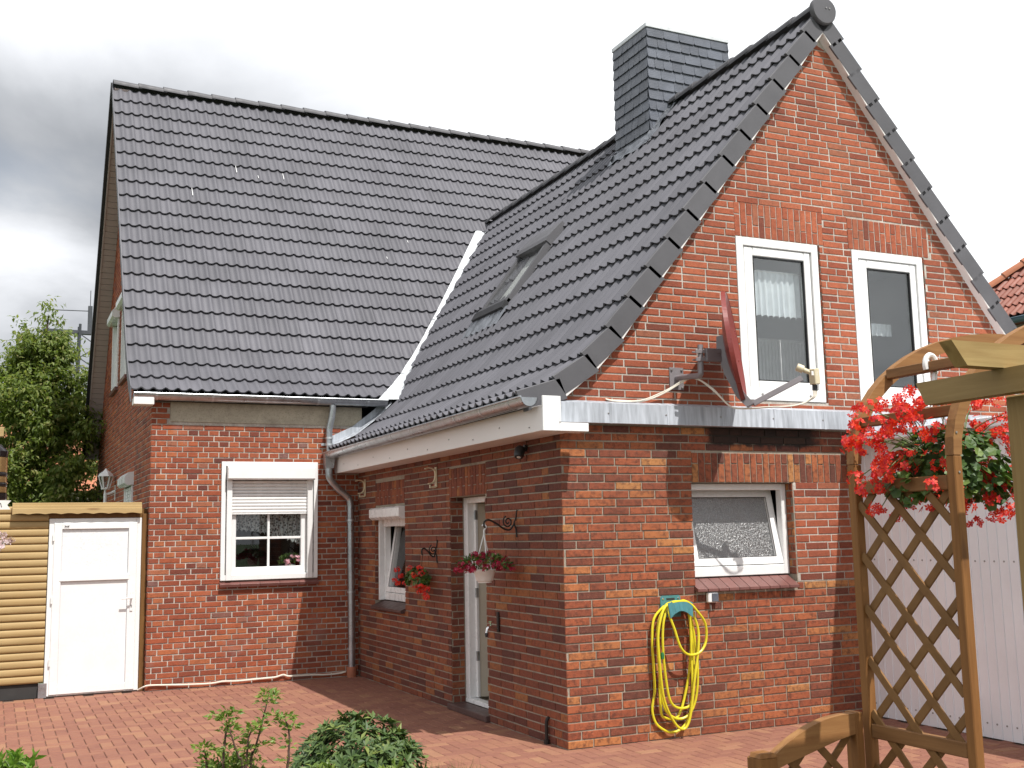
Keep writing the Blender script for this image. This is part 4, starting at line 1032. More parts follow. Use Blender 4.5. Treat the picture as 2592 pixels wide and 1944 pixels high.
# front window with roller shutter
b = MB(); w = mw; fy = HY-.035
ring(b, (w[0]-.004, w[2]), (w[1]+.004, w[3]), (.05, .05, .0601, .052), fy, HY+.05, 'y', .004); wn = b.build('window', 'pvc', house)
b = MB(); b.prism([V(w[0]+.055, fy-.095, w[3]-.20), V(w[0]+.055, fy-.095, w[3]-.075), V(w[0]+.055, fy-.07, w[3]-.05), V(w[0]+.055, HY+.05, w[3]-.05), V(w[0]+.055, HY+.05, w[3]-.215), V(w[0]+.055, fy-.08, w[3]-.215)], (w[1]-w[0]-.11, 0, 0)); b.build('shutter_box', 'pvc', wn)
for xa in (w[0]+.058, w[1]-.058-.065):
    b = MB(); b.box((xa, fy-.012, w[2]+.0), (xa+.062, HY+.01, w[3]-.216), .004); b.build('shutter_rail', 'pvc', wn)
z = w[3]-.222; k = 0
while z > 1.99:
    b = MB(); x0_, x1_ = w[0]+.119, w[1]-.122; pr_ = [V(x0_, HY+.012, z-.0375), V(x0_, HY-.000, z-.032), V(x0_, HY-.004, z-.018), V(x0_, HY+.000, z-.005), V(x0_, HY+.012, z)]
    b.prism(pr_, (x1_-x0_, 0, 0)); b.build('shutter_slat', 'pvc', wn); z -= .0385; k += 1
zs = z
b = MB(); b.box((w[0]+.119, HY-.006, zs-.012), (w[1]-.122, HY+.014, zs), .003); b.build('shutter_end_rail', 'pvc', wn)
b = MB(); ring(b, (w[0]+.118, w[2]+.062), (w[1]-.12, 2.12), (.065, .065, .085, .06), HY+.03, HY+.095, 'y', .006); b.build('sash', 'pvc', wn)
b = MB(); b.box((w[0]+.05, HY-.02, w[2]+.0), (w[1]-.05, HY+.06, w[2]+.062), .005); b.build('bottom_rail', 'pvc', wn)
xm = -1.093
b = MB(); b.box((xm-.014, HY+.045, w[2]+.14), (xm+.014, HY+.062, 2.06), .003); b.box((w[0]+.18, HY+.046, 1.655), (xm-.014, HY+.061, 1.683), .003); b.box((xm+.014, HY+.046, 1.655), (w[1]-.18, HY+.061, 1.683), .003); b.build('muntin', 'pvc', wn)
b = MB(); b.box((w[0]+.18, HY+.064, w[2]+.14), (w[1]-.18, HY+.068, 2.07)); b.build('pane', 'glass_dark', wn)
room(wn, w[0]-.3, w[1]+.3, w[2]-.3, w[3]+.1, HY+.17, 1.3, 'y', 'room_dark')
b = MB(); b.box((w[0]+.05, HY+.1, w[2]+.04), (w[1]-.05, HY+.45, w[2]+.075)); b.build('inner_sill', 'room_wall', wn)
for x in (-1.42, -.74): b = MB(); b.box((x-.02, fy+.011, w[2]+.045), (x+.02, fy+.016, w[2]+.053)); b.build('drain_slot', 'gasket', wn)
b = MB(); b.box((w[0], HY-.02, w[2]-.05), (w[1], HY+.02, w[2]-.025)); so = b.build('window_sill', 'mortar_light', house)
for k in range(5): b = MB(); x = w[0]-.01+k*.2335; b.prism([V(x, HY-.065, w[2]-.045), V(x, HY+.01, w[2]-.004), V(x, HY+.01, w[2]-.045), V(x, HY-.055, w[2]-.075)], (.2295, 0, 0)); b.build('sill_brick', 'sill_tile', so)

# ------------------------------------------------------------------ curtains, radiator and flowers seen through the panes
def pleats(x0, x1, z0, z1, y, amp, n_, hem=0., scal=0):
    b = MB(); N_ = n_*8; vs = []
    for i in range(N_+1):
        x = x0+(x1-x0)*i/N_; ph = i/8*2*math.pi; zb = z0+(abs(math.sin(i/8*math.pi))*hem)
        if callable(scal): zb += scal((x-x0)/(x1-x0))
        for j in range(5):
            t = j/4; vs.append(V(x+random.uniform(-.002, .002), y+amp*math.sin(ph+.4*math.sin(i))*(.4+.6*t), z1+(zb-z1)*t))
    b.add(vs, [(i*5+j, i*5+j+1, i*5+j+6, i*5+j+5) for i in range(N_) for j in range(4)]); return b
c = pleats(2.02, 2.60, 3.535, 3.985, .115, .018, 9, .035).build('curtain', 'curtain_white', None, True)
tag(c, 'short white pleated curtain behind the upper gable window nearest the satellite dish', 'curtain')
b = MB(); b.tube([(1.98, .112, 3.975), (2.63, .112, 3.975)], .006, 6); r_ = b.build('curtain_rod', 'pvc'); tag(r_, 'thin white rod carrying the short pleated curtain in the upper window', 'curtain rod')
c = pleats(3.34, 3.91, 3.50, 3.63, .34, .016, 9, .01).build('curtain', 'curtain_white', None, True)
tag(c, 'faint pale valance inside the upper gable window right of the brick pier', 'curtain')
b = pleats(-1.50, -.67, 1.66, 2.10, HY+.16, .016, 15, .03, lambda t: (.10*max(0, 1-abs(t-.0)*1.2) if t < .5 else -.40*max(0, t-.72)))
c = b.build('lace_curtain', 'lace', None, True); tag(c, 'white lace curtain with scalloped hem behind the panes under the half lowered shutter', 'lace curtain')
rad = thing('radiator', 'white ribbed radiator behind the lower half of the upper gable window with the pleated curtain', 'radiator', (2.6, .5, 2.9))
for k in range(16): b = MB(); b.box((2.30+k*.04, .48, 2.84), (2.332+k*.04, .52, 3.42), .008); b.build('fin', 'radiator_white', rad)
b = MB(); b.tube([(2.28, .50, 3.42), (2.96, .50, 3.42)], .02, 8); b.build('header_pipe', 'radiator_white', rad, True)

def leaf(mb, c, d, n_, L, w, fold=.25, droop=.0):
    """pointed folded leaf: base c, along d, face normal n_"""
    d = d.normalized(); s_ = d.cross(n_); s_ = s_.normalized() if s_.length > 1e-4 else d.orthogonal().normalized(); n_ = s_.cross(d)
    m_ = c+d*L*.45-n_*droop*L*.15; e = c+d*L-n_*droop*L
    mb.add([c, m_+s_*w*.5+n_*fold*w, m_, m_-s_*w*.5+n_*fold*w, e], [(0, 1, 2), (0, 2, 3), (1, 4, 2), (2, 4, 3)])
def rleaf(mb, c, n_, r, seg=7):
    """round lobed leaf"""
    x = n_.orthogonal().normalized(); y = n_.cross(x).normalized(); a0 = random.uniform(0, 6.3); vs = [c-n_*r*.18]
    for k in range(seg*2): rr = r*(1.0 if k % 2 else .80); a = a0+math.pi*k/seg*.97; vs.append(c+(x*math.cos(a)+y*math.sin(a))*rr+n_*random.uniform(-.12, .12)*r)
    mb.add(vs, [(0, k+1, k+2) for k in range(seg*2-1)]+[(0, seg*2, 1)])
def rdir(zmin=-1.):
    while True:
        q = V(random.gauss(0, 1), random.gauss(0, 1), random.gauss(0, 1)).normalized()
        if q.z >= zmin: return q
def umbel_mesh(R_, nfl, pet, up_=V(0, 0, 1), loose=(.75, 1.1)):
    b = MB()
    for _ in range(nfl):
        q = rdir(-.45); c = q*R_*random.uniform(*loose); x = q.orthogonal().normalized(); y = q.cross(x); a0 = random.uniform(0, 6)
        tilt = (q+rdir()*.5).normalized(); x = tilt.orthogonal().normalized(); y = tilt.cross(x)
        for k in range(5):
            a = a0+k*1.2566; dd = x*math.cos(a)+y*math.sin(a); sd_ = tilt.cross(dd)
            b.add([c, c+dd*pet*.6+sd_*pet*.34+tilt*pet*.12, c+dd*pet*1.0+tilt*pet*random.uniform(-.05, .25), c+dd*pet*.6-sd_*pet*.34+tilt*pet*.12], [(0, 1, 2), (0, 2, 3)])
    return b
UMB = {}
def cluster(parent, c, R_, mat, nfl=11, pet=.017, name='flower_cluster'):
    key = (mat, round(R_, 3), random.randrange(5))
    if key not in UMB:
        b = umbel_mesh(R_, nfl, pet, loose=((.6, 1.0) if mat == 'geranium_red' else (.75, 1.1))); me = bpy.data.meshes.new(name); me.from_pydata(b.v, [], b.f); me.materials.append(MATS[mat]); UMB[key] = me
    o = bpy.data.objects.new(name, UMB[key]); COL.objects.link(o); o.parent = parent
    o.matrix_basis = Matrix.Translation(Vector(c)-WL[parent.name]) @ Matrix.Rotation(random.uniform(0, 6), 4, 'Z') @ Matrix.Rotation(random.uniform(-.4, .4), 4, 'X') @ Matrix.Scale(random.uniform(.85, 1.15), 4)
    WL[o.name] = Vector(c); return o

fl = thing('pot_plant', 'pot plant with pink blossoms on the inner sill behind the shuttered window', 'plant', (-.78, HY+.2, 1.26))
b = MB(); b.lathe((-.80, HY+.16, 1.255), [(0, 0), (.05, 0), (.062, .09), (.055, .09), (0, .085)], 14); b.build('pot', 'pot_white', fl, True)
b = MB()
for _ in range(150): q = rdir(-.2); leaf(b, V(-.80, HY+.135, 1.38)+V(q.x*.12, q.y*.04, q.z*.07), q+rdir()*.6, rdir(), .05, .028)
b.build('foliage', 'geranium_leaf', fl)
for q in ((-.86, 1.385, .030), (-.74, 1.43, .036), (-.725, 1.40, .030), (-.80, 1.44, .022), (-.845, 1.36, .026)): cluster(fl, (q[0], HY+.085, q[1]), q[2], 'pink_petal', 12, .018)

# ================================================================== timber shed wall with the white door
shed = thing('garden_shed', 'honey coloured log board shed wall beside the house with a white door', 'shed', (-3.4, 5.6, 0))
z = .155; k = 0
while z < 1.99:
    b = MB(); xr = -3.512 if True else 0; prf = []
    for i in range(7):
        a = math.pi*(i/6); prf.append(V(-4.9, 5.528-.020*math.sin(a)**.6, z+.0015+.0795*(1-math.cos(a))/2))
    b.prism(prf+[V(-4.9, 5.55, z+.081), V(-4.9, 5.55, z+.0015)], (4.9-3.512, 0, 0)); b.build('log_board', 'log_wood', shed, True, angle=50); z += .083; k += 1
b = MB(); b.box((-4.9, 5.56, .16), (-2.46, 5.62, 2.03)); b.build('backing', 'log_dark', shed)
b = MB(); b.box((-4.9, 5.54, .0), (-3.56, 5.60, .15)); b.build('base_gap_shade', 'room_dark', shed)  # near-black box painting the shade of the open gap under the boards
b = MB(); b.box((-3.560, 5.485, .0), (-3.475, 5.49, .155), .001); b.box((-3.560, 5.49, .0), (-3.556, 5.54, .155)); pa_ = b.build('post_anchor', 'galvanised', shed)
b = MB()
for z in (.045, .11): b.lathe((-3.505, 5.485, z), [(0, -.003), (.009, -.002), (.009, .002)], 8, V(0, 1, 0))
b.build('anchor_bolt', 'screw_steel', pa_)
b = MB(); b.box((-2.528, 5.485, .0), (-2.468, 5.56, 1.97), .004); b.build('post', 'log_dark', shed)
b = MB(); b.box((-3.512, 5.50, 1.925), (-2.53, 5.555, 1.985), .003); b.build('lintel', 'log_dark', shed)
# scalloped canopy boards above the door
for k in range(3):
    b = MB(); n_ = 60; y = 5.425+.018*k; z1 = 2.035+.030*k; A = []; Bq = []
    for i in range(n_+1):
        x = -3.885+1.345*i/n_; zb = (1.972+.012*abs(math.sin((x+3.885)/.165*math.pi/1.0))) if k == 0 else 2.03+.030*(k-1)-.01
        A.append((V(x, y, z1), V(x, y-.004, zb))); Bq.append((V(x, y+.022, z1+.006), V(x, y+.018, zb)))
    vs = [q for p_ in A for q in p_]+[q for p_ in Bq for q in p_]; m_ = 2*(n_+1); fs = []
    for i in range(n_): fs += [(2*i, 2*i+1, 2*i+3, 2*i+2), (m_+2*i, m_+2*i+2, m_+2*i+3, m_+2*i+1), (2*i, 2*i+2, m_+2*i+2, m_+2*i), (2*i+1, m_+2*i+1, m_+2*i+3, 2*i+3)]
    fs += [(0, m_, m_+1, 1), (2*n_, 2*n_+1, m_+2*n_+1, m_+2*n_)]
    b.add(vs, fs); b.build('canopy_board', 'log_wood', shed)
b = MB(); b.box((-3.86, 5.462, 2.085), (-2.56, 5.56, 2.10), .002); b.build('canopy_top', 'log_wood', shed)
# door
X0, X1, Z0, Z1 = -3.505, -2.532, .012, 1.925
b = MB(); ring(b, (X0, Z0), (X1, Z1), (.055, .055, .01, .055), 5.49, 5.555, 'y', .004); sd_ = b.build('door', 'pvc', shed)
b = MB(); ring(b, (X0+.05, Z0+.012), (X1-.045, Z1-.045), (.085, .095, .085, .075), 5.478, 5.535, 'y', .006); b.box((X0+.115, 5.474, 1.235), (X1-.12, 5.53, 1.305), .005); b.build('door_leaf', 'pvc', sd_)
b = MB(); b.box((X0+.135, 5.502, 1.305), (X1-.14, 5.512, Z1-.12)); b.build('upper_panel', 'marble_pane', sd_)
b = MB(); b.box((X0+.135, 5.500, Z0+.097), (X1-.14, 5.512, 1.235)); b.build('lower_panel', 'pvc', sd_)
b = MB(); ring(b, (X0+.133, Z0+.095), (X1-.138, 1.237), .005, 5.494, 5.503, 'y', 0); ring(b, (X0+.133, 1.303), (X1-.138, Z1-.118), .005, 5.494, 5.503, 'y', 0); b.build('seal', 'zinc_old', sd_)
b = MB(); b.box((-2.642, 5.468, .885), (-2.612, 5.478, 1.10), .003); b.tube([(-2.627, 5.468, 1.03), (-2.627, 5.425, 1.03), (-2.64, 5.418, 1.03), (-2.735, 5.418, 1.028)], .009, 8, True, 3); b.build('handle', 'pvc', sd_, True)
b = MB(); b.add([V(-3.325, 5.470, 1.838), V(-3.350, 5.466, 1.850), V(-3.345, 5.468, 1.830), V(-3.300, 5.466, 1.850), V(-3.305, 5.468, 1.830)], [(0, 1, 2), (0, 4, 3)]); b.bar((-3.325, 5.472, 1.828), (-3.325, 5.472, 1.846), .005, .004, 0, V(1, 0, 0)); b.build('door_ornament', 'iron', sd_)
b = MB(); b.box((-2.631, 5.464, .925), (-2.623, 5.4685, .955)); b.build('keyhole', 'gasket', sd_)
for z in (.33, 1.0, 1.68): b = MB(); b.lathe((X0+.045, 5.474, z), [(0, 0), (.010, 0), (.010, .075), (0, .075)], 10); b.build('hinge', 'pvc', sd_, True)

# ================================================================== white clad annex on the right
an = thing('garden_annex', 'flat pale grey annex wall of upright panels with rows of screws', 'annex', (4.3, -2.3, 0))
b = MB(); b.box((3.062, -4.4, .02), (5.4, -.13, 2.44)); b.build('core', 'room_dark', an)
nP = 0; y = -.004; scr = []
while y > -4.4:
    b = MB(); b.prism([V(3.062, y-.0005, .0), V(3.050, y-.0015, .0), V(3.050, y-.0815, .0), V(3.0455, y-.0835, .0), V(3.0455, y-.0895, .0), V(3.050, y-.0915, .0), V(3.062, y-.0925, .0)], (0, 0, 2.50)); b.build('wall_panel', 'cladding', an)
    if nP != 2: scr += [(y-.046, 1.363), (y-.046, .11), (y-.046, 2.3)]
    y -= .093; nP += 1
b = MB()
for y, z in scr: b.lathe((3.050, y, z), [(0, .006), (.007, .004), (.008, -.001)], 8, V(-1, 0, 0))
b.build('screw', 'screw_steel', an, kind='stuff')
b = MB(); b.box((2.885, -4.5, 2.40), (5.5, -.012, 2.475), .003); b.build('roof_edge', 'cladding', an)

# ================================================================== fittings on the walls
# satellite dish
dish = thing('satellite_dish', 'oxide red satellite dish seen edge on in front of the upper gable wall', 'satellite dish', (1.1, 0, 2.9))
b = MB(); b.box((1.045, -.016, 2.83), (1.185, -.008, 3.02), .003); pl = b.build('wall_plate', 'dish_gray', dish)
b = MB()
for x in (1.065, 1.165):
    for z in (2.85, 3.0): b.lathe((x, -.016, z), [(0, -.012), (.010, -.010), (.010, 0)], 6, V(0, 1, 0))
b.build('plate_bolt', 'screw_steel', pl)
b = MB(); b.tube([(1.115, -.012, 2.93), (1.115, -.12, 2.925), (1.12, -.30, 2.91), (1.122, -.35, 2.915), (1.124, -.355, 2.96), (1.13, -.355, 3.16)], .024, 12, True, 5); b.build('bracket_arm', 'dish_gray', dish, True)
dn_ = V(.745, -.665, .13).normalized(); du = (V(0, 0, 1)-dn_*dn_.z).normalized(); ds = du.cross(dn_); dc = V(1.425, -.44, 3.155)
b = MB(); vs = []; nr_, na = 8, 80; fs = []
for side in (0, 1):
    for i in range(nr_+1):
        rr = i/nr_
        for k in range(na):
            a = 2*math.pi*k/na; q = dc+ds*(math.cos(a)*.385*rr)+du*(math.sin(a)*.455*rr)+dn_*((rr*rr-1)*.085+.0-(.007 if side else 0)); vs.append(q)
o2 = (nr_+1)*na
for s_ in (0, 1):
    for i in range(nr_):
        for k in range(na):
            f = (s_*o2+i*na+k, s_*o2+i*na+(k+1) % na, s_*o2+(i+1)*na+(k+1) % na, s_*o2+(i+1)*na+k); fs.append(f if s_ == 0 else f[::-1])
b.add(vs, fs)
rim = [dc+ds*(math.cos(2*math.pi*k/na)*.390)+du*(math.sin(2*math.pi*k/na)*.460)-dn_*.012 for k in range(na+1)]
rf = b.build('reflector', 'dish_red', dish, True)
b = MB()
for k in range(na):
    p0, p1 = rim[k], rim[k+1]; o0, o1 = (p0-dc).normalized()*.010, (p1-dc).normalized()*.010
    b.add([p0+dn_*.014, p1+dn_*.014, p1-dn_*.022+o1, p0-dn_*.022+o0, p0-dn_*.022, p1-dn_*.022], [(0, 1, 2, 3), (3, 2, 5, 4)])
b.build('rim', 'dish_red', rf, True, angle=100)
b = MB(); m0 = dc-dn_*.10; q = lambda a_, c_: m0+ds*0+du*a_+dn_*c_
b.prism([q(.10, .03)-ds*.05, q(.10, -.04)-ds*.05, q(-.02, -.06)-ds*.05, q(-.22, -.03)-ds*.05, q(-.42, .03)-ds*.05, q(-.52, .10)-ds*.05, q(-.50, .16)-ds*.05, q(-.40, .10)-ds*.05, q(-.2, .03)-ds*.05], ds*.10)
bp_ = b.build('back_bracket', 'dish_gray', dish)
b = MB()
for z in (3.10, 3.035): b.bar((1.07, -.372, z), (1.30, -.40, z+.005), .030, .012, .002); b.bar((1.06, -.335, z), (1.22, -.345, z), .012, .012, .002)
b.box((1.16, -.40, 3.02), (1.31, -.36, 3.13), .004); b.build('mast_clamp', 'dish_gray', dish)
lnb = V(1.915, -.745, 2.875); al = dc-du*.50+dn_*.05
b = MB(); b.bar(al, lnb+V(-.06, .02, -.01), .045, .028, .004, du); arm = b.build('feed_arm', 'dish_gray', dish)
b = MB()
for t in (.3, .6, .85): c_q = al.lerp(lnb, t); b.lathe(c_q-ds*.016 if True else c_q, [(0, .004), (.008, .003), (.008, -.002)], 8, -ds)
b.build('arm_bolt', 'screw_steel', arm)
fd = (dc-lnb).normalized()
b = MB(); b.lathe(lnb-fd*.0+V(-.045, .02, .06), [(0, .055), (.030, .055), (.033, .045), (.033, 0), (.020, -.005), (.018, -.06), (0, -.06)], 16, fd); lb = b.build('feed_horn', 'cream_plastic', dish, True)
b = MB(); b.obox(lnb+V(.035, -.02, .0), (V(.93, .33, .12).normalized(), V(-.33, .94, 0).normalized(), V(-.1, -.05, 1).normalized()), (.038, .03, .065), .006); b.build('converter_body', 'cream_plastic', dish)
b = MB(); b.box((lnb.x-.02, lnb.y-.052, lnb.z+.005), (lnb.x+.04, lnb.y-.050, lnb.z+.04)) ; b.build('converter_sticker', 'ribbon', lb)
b = MB()
for k in range(4): b.lathe(lnb+V(.010+k*.016, -.025+.004*k, -.115), [(0, .05), (.006, .05), (.007, .0), (0, 0)], 8)
b.build('connector', 'black_plastic', dish, True)
b = MB()
for k in range(4):
    o = V(.016*k, .004*k, 0); j = lambda s_=.008: V(random.uniform(-s_, s_), random.uniform(-s_, s_), random.uniform(-s_, s_))
    b.tube([lnb+V(.010, -.025, -.11)+o, lnb+V(.0, -.02, -.17)+o*.7, lnb+V(-.12, .03, -.235)+j(), V(1.62, -.58, 2.635)+j(), V(1.42, -.47, 2.63)+j(.005), V(1.34, -.42, 2.66)+j(), V(1.255, -.33, 2.80)+j(), V(1.17, -.20, 2.905)+j(.004), V(1.10, -.10, 2.885)+j(), V(.93, -.05, 2.785)+j(), V(.74, -.04, 2.725)+j(), V(.55, -.03, 2.715)+j(), V(.43, -.025, 2.722)+o*.5, V(.425, .0, 2.735)+o*.5], .0052, 6, True, 5)
b.build('cable', 'cable_white', dish, True)
# logo dash on the dish face
for k, (a_, e_, l_) in enumerate(((.05, .03, .055), (.09, -.02, .012), (.015, .055, .03))):
    pass
b = MB()
def ondish(s_, u_):
    rr = (s_/.385)**2+(u_/.455)**2; return dc+ds*s_+du*u_+dn_*((rr-1)*.085+.002)
for (s0, t0, s1, t1, w_) in ((.02, .115, .02, .045, .016), (.02, .10, .075, .07, .016), (.075, .115, .075, .045, .016), (.10, .052, .115, .052, .014)):
    p_, q_ = ondish(s0, t0), ondish(s1, t1); e = (q_-p_).normalized().cross(dn_)*w_/2; b.quad(p_+e, q_+e, q_-e, p_-e)
b.build('letter_mark', 'ribbon', rf)

# hose holder and hose
hh = thing('hose_holder', 'teal plastic hose holder screwed to the sunlit clinker wall', 'hose holder', (.98, 0, .95))
b = MB(); b.prism([V(.868, -.016, .955), V(.868, -.016, 1.115), V(.885, -.016, 1.128), V(1.045, -.016, 1.128), V(1.062, -.016, 1.115), V(1.062, -.016, .955)], (0, .008, 0)); bk = b.build('back_plate', 'teal_plastic', hh)
b = MB(); b.box((.925, -.0175, 1.092), (1.005, -.0155, 1.108)); b.build('slot', 'gasket', bk)
b = MB(); [b.lathe((x, -.017, 1.105), [(0, -.004), (.009, -.003), (.009, .002)], 8, V(0, 1, 0)) for x in (.892, 1.04)]; b.build('screw', 'chrome', bk)
b = MB(); n_ = 14; A = []
for i in range(n_+1): a = math.pi*i/n_; A.append((.115*math.cos(a)*-1, .05*math.sin(a)))
vs = []; 
for yy in (-.016, -.125):
    for dx, dz in A: vs.append(V(.985+dx, yy, 1.005+dz*(1.0)))
    for dx, dz in A: vs.append(V(.985+dx*.93, yy, .995+dz))
m_ = n_+1; b.add(vs, [(i, i+1, 2*m_+i+1, 2*m_+i) for i in range(n_)]+[(m_+i+1, m_+i, 3*m_+i, 3*m_+i+1) for i in range(n_)]+[(2*m_+i, 2*m_+i+1, 3*m_+i+1, 3*m_+i) for i in range(n_)])
b.build('saddle', 'teal_plastic', hh)
b = MB(); A = []
for i in range(n_+1):
    t = i/n_; x = .868+.235*t; A.append(V(x, -.128, 1.075+.012*math.sin(t*math.pi)-(.004*math.sin(t*40)))); 
Bq = [V(.880+.212*i/n_, -.140-.004*math.sin(i*1.9), .955+.055*math.sin(math.pi*i/n_)) for i in range(n_+1)]
b.add(A+Bq+[q+V(0, .006, 0) for q in A+Bq], [(i, i+1, m_+i+1, m_+i) for i in range(n_)]+[(2*m_+i+1, 2*m_+i, 3*m_+i, 3*m_+i+1) for i in range(n_)]+[(i+1, i, 2*m_+i, 2*m_+i+1) for i in range(n_)]); b.build('front_lip', 'teal_plastic', hh)
HOSE = dict(a=[(.886, 1.046), (.784, .952), (.755, .781), (.766, .552), (.772, .381), (.747, .236), (.787, .12), (.908, .053), (1.021, .088), (1.097, .195), (1.151, .409), (1.162, .757), (1.124, 1.005)],
 b=[(.885, 1.04), (.811, .951), (.783, .78), (.804, .492), (.835, .263), (.941, .163), (1.054, .176), (1.131, .296), (1.157, .525), (1.143, .817), (1.109, .994)],
 c=[(.885, 1.028), (.838, .915), (.822, .731), (.846, .489), (.892, .292), (1.001, .238), (1.088, .299), (1.092, .645), (1.096, .878), (1.087, .972)],
 d=[(.877, 1.005), (.919, .864), (.968, .722), (1.05, .659), (1.164, .67), (1.233, .753), (1.226, .895), (1.139, 1.005)],
 e=[(.855, .983), (.801, .871), (.812, .663), (.807, .254), (.858, .17), (.984, .182), (1.073, .415), (1.106, .644), (1.133, .899)],
 f=[(.828, 1.008), (.771, .826), (.775, .597), (.81, .321), (.912, .132), (.993, .079), (1.045, .143), (1.074, .3), (1.104, .471), (1.152, .7), (1.161, .874)])
b = MB()
seq = ('a', 'e', 'b', 'c', 'f', 'd'); path = []
for i, k in enumerate(seq):
    yy = -.035-.017*i; L_ = HOSE[k]; L_ = L_ if i % 2 == 0 else L_
    pts = [V(x-.02*0, yy+random.uniform(-.004, .004)-.012*math.sin(j), z) for j, (x, z) in enumerate(L_)]
    # each loop is closed over the saddle
    top = [V(1.07, yy, 1.052+.004*i), V(.985, yy, 1.070+.003*i), V(.91, yy, 1.058+.004*i)]
    path += pts+top
b.tube(path, .0105, 8, True, 5)
hose = b.build('garden_hose', 'hose_yellow', None, True); tag(hose, 'yellow garden hose hanging in long loops from the teal holder', 'garden hose')
b = MB(); b.lathe((.806, -.11, .64), [(0, 0), (.014, 0), (.016, .03), (.012, .05), (0, .05)], 10); b.build('hose_connector', 'hose_green', hose, True)

so = thing('wall_socket', 'small grey and white outdoor socket under the tilted window', 'socket', (1.37, 0, 1.09))
b = MB(); b.box((1.318, -.050, 1.055), (1.418, -.008, 1.138), .008); b.build('housing', 'pvc', so)
b = MB(); b.box((1.350, -.060, 1.062), (1.412, -.050, 1.130), .005); b.build('flap', 'slate', so)
b = MB(); b.box((1.365, -.0085, .985), (1.370, -.0055, 1.035)); b.build('cable_stub', 'pvc', so)

def hbracket(y):
    t = thing('awning_bracket', 'LBL', 'bracket', (0, y, 2.13), 'cream curved brackets under the wing eaves')
    b = MB(); P_ = [V(-.13, y, 2.335), V(-.06, y, 2.335), V(-.018, y, 2.31), V(-.012, y, 2.24), V(-.035, y, 2.18), V(-.012, y, 2.15)]
    P_ = spline([V(-.135, y, 2.325), V(-.08, y, 2.335), V(-.03, y, 2.31), V(-.022, y, 2.25), V(-.045, y, 2.19), V(-.10, y, 2.175)], 5)
    for a, c in zip(P_[:-1], P_[1:]): b.bar(a, c+(c-a)*.15, .028, .012, .002, V(0, 1, 0))
    b.build('curved_arm', 'cream_plastic', t)
    b = MB(); b.box((-.022, y-.022, 2.14), (-.008, y+.022, 2.345), .003); b.build('wall_plate', 'cream_plastic', t)
    b = MB(); b.bar((-.015, y, 2.142), (-.085, y, 2.138), .020, .010, .002); b.bar((-.08, y, 2.135), (-.08, y, 2.165), .01, .02, .002, V(1, 0, 0)); b.build('hook', 'cream_plastic', t)
    return t
hbracket(5.08)['label'] = 'cream curved bracket on the wing wall beside the downpipe'
hbracket(2.71)['label'] = 'cream curved bracket on the wing wall above the open door'
cmr = thing('wall_spotlight', 'small black spotlight high on the shaded wing wall near the corner', 'spotlight', (-.05, .62, 2.3))
b = MB(); b.lathe((-.008, .62, 2.37), [(0, .02), (.03, .02), (.03, 0)], 12, V(-1, 0, 0)); b.tube([(-.02, .62, 2.37), (-.06, .60, 2.36)], .012, 8); b.build('mount', 'black_plastic', cmr, True)
b = MB(); b.lathe((-.08, .60, 2.335), [(0, .05), (.035, .05), (.045, .03), (.045, -.03), (.03, -.05), (0, -.05)], 12, V(-.3, -.3, -.8).normalized()); b.build('head', 'black_plastic', cmr, True)
b = MB(); b.lathe((-.092, .588, 2.298), [(0, .012), (.018, .010), (.02, 0)], 10, V(-.3, -.3, -.8).normalized()); b.build('lens', 'ribbon', cmr, True)

def scroll(y, z, L, name, label):
    t = thing('plant_bracket', label, 'bracket', (0, y, z))
    b = MB(); b.tube([(-.010, y-.02, z+.11), (-.014, y, z+.04), (-.03, y+.0, z), (-.014, y, z-.05), (-.012, y-.01, z-.12)], .007, 8, True, 5); b.build('wall_bar', 'iron', t, True)
    sc = []
    for i in range(26):
        a = 1.2-i*.42; r_ = .052*(1-i/30); sc.append(V(-.09*L-r_*math.cos(a)*.9, y, z+.012+r_*math.sin(a)))
    b = MB(); b.tube([V(-.03, y, z-.005), V(-.07*L, y, z-.055), V(-.13*L, y, z-.045), V(-.20*L, y, z+.0), V(-.27*L, y, z+.03), V(-.31*L, y, z+.012), V(-.312*L, y, z-.02), V(-.30*L, y, z-.035)], .008, 8, True, 5); b.tube(sc, .006, 6, True, 2); b.build('scroll_arm', 'iron', t, True)
    return t
scroll(.84, 1.745, 1.0, 'b', 'black wrought iron scroll bracket right of the open door')
scroll(2.72, 1.50, .55, 'b', 'small dark iron bracket right of the little side window')
# petunia basket in front of the door
pb = thing('hanging_basket', 'white hanging pot of dark pink petunias in front of the open door', 'hanging basket', (-.30, .87, 1.25))
b = MB(); b.lathe((-.30, .87, 1.25), [(0, 0), (.058, 0), (.060, .012), (.072, .02), (.088, .085), (.096, .098), (.096, .112), (.088, .112), (.08, .10), (0, .10)], 22); b.build('pot', 'pot_white', pb, True)
b = MB(); hk = V(-.30, .87, 1.66)
for a in (.4, 2.5, 4.6): b.tube([(-.30+.085*math.cos(a), .87+.085*math.sin(a), 1.36), hk], .0045, 6)
b.tube([hk, hk+V(0, -.004, .03), hk+V(.012, -.02, .055), hk+V(.0, -.012, .075), hk+V(-.012, .008, .068)], .007, 8, True, 4); b.build('hanger', 'pvc', pb, True)
b = MB()
for _ in range(420):
    q = rdir(-.35); rr = random.uniform(.55, 1)**.5; c = V(-.30, .87, 1.405)+V(q.x*.23*rr, q.y*.23*rr, max(q.z, -.1)*.08*rr-.02*rr*rr*(q.x**2+q.y**2)); leaf(b, c, q+rdir()*.7, rdir(0), random.uniform(.03, .05), .02)
b.build('foliage', 'geranium_leaf', pb)
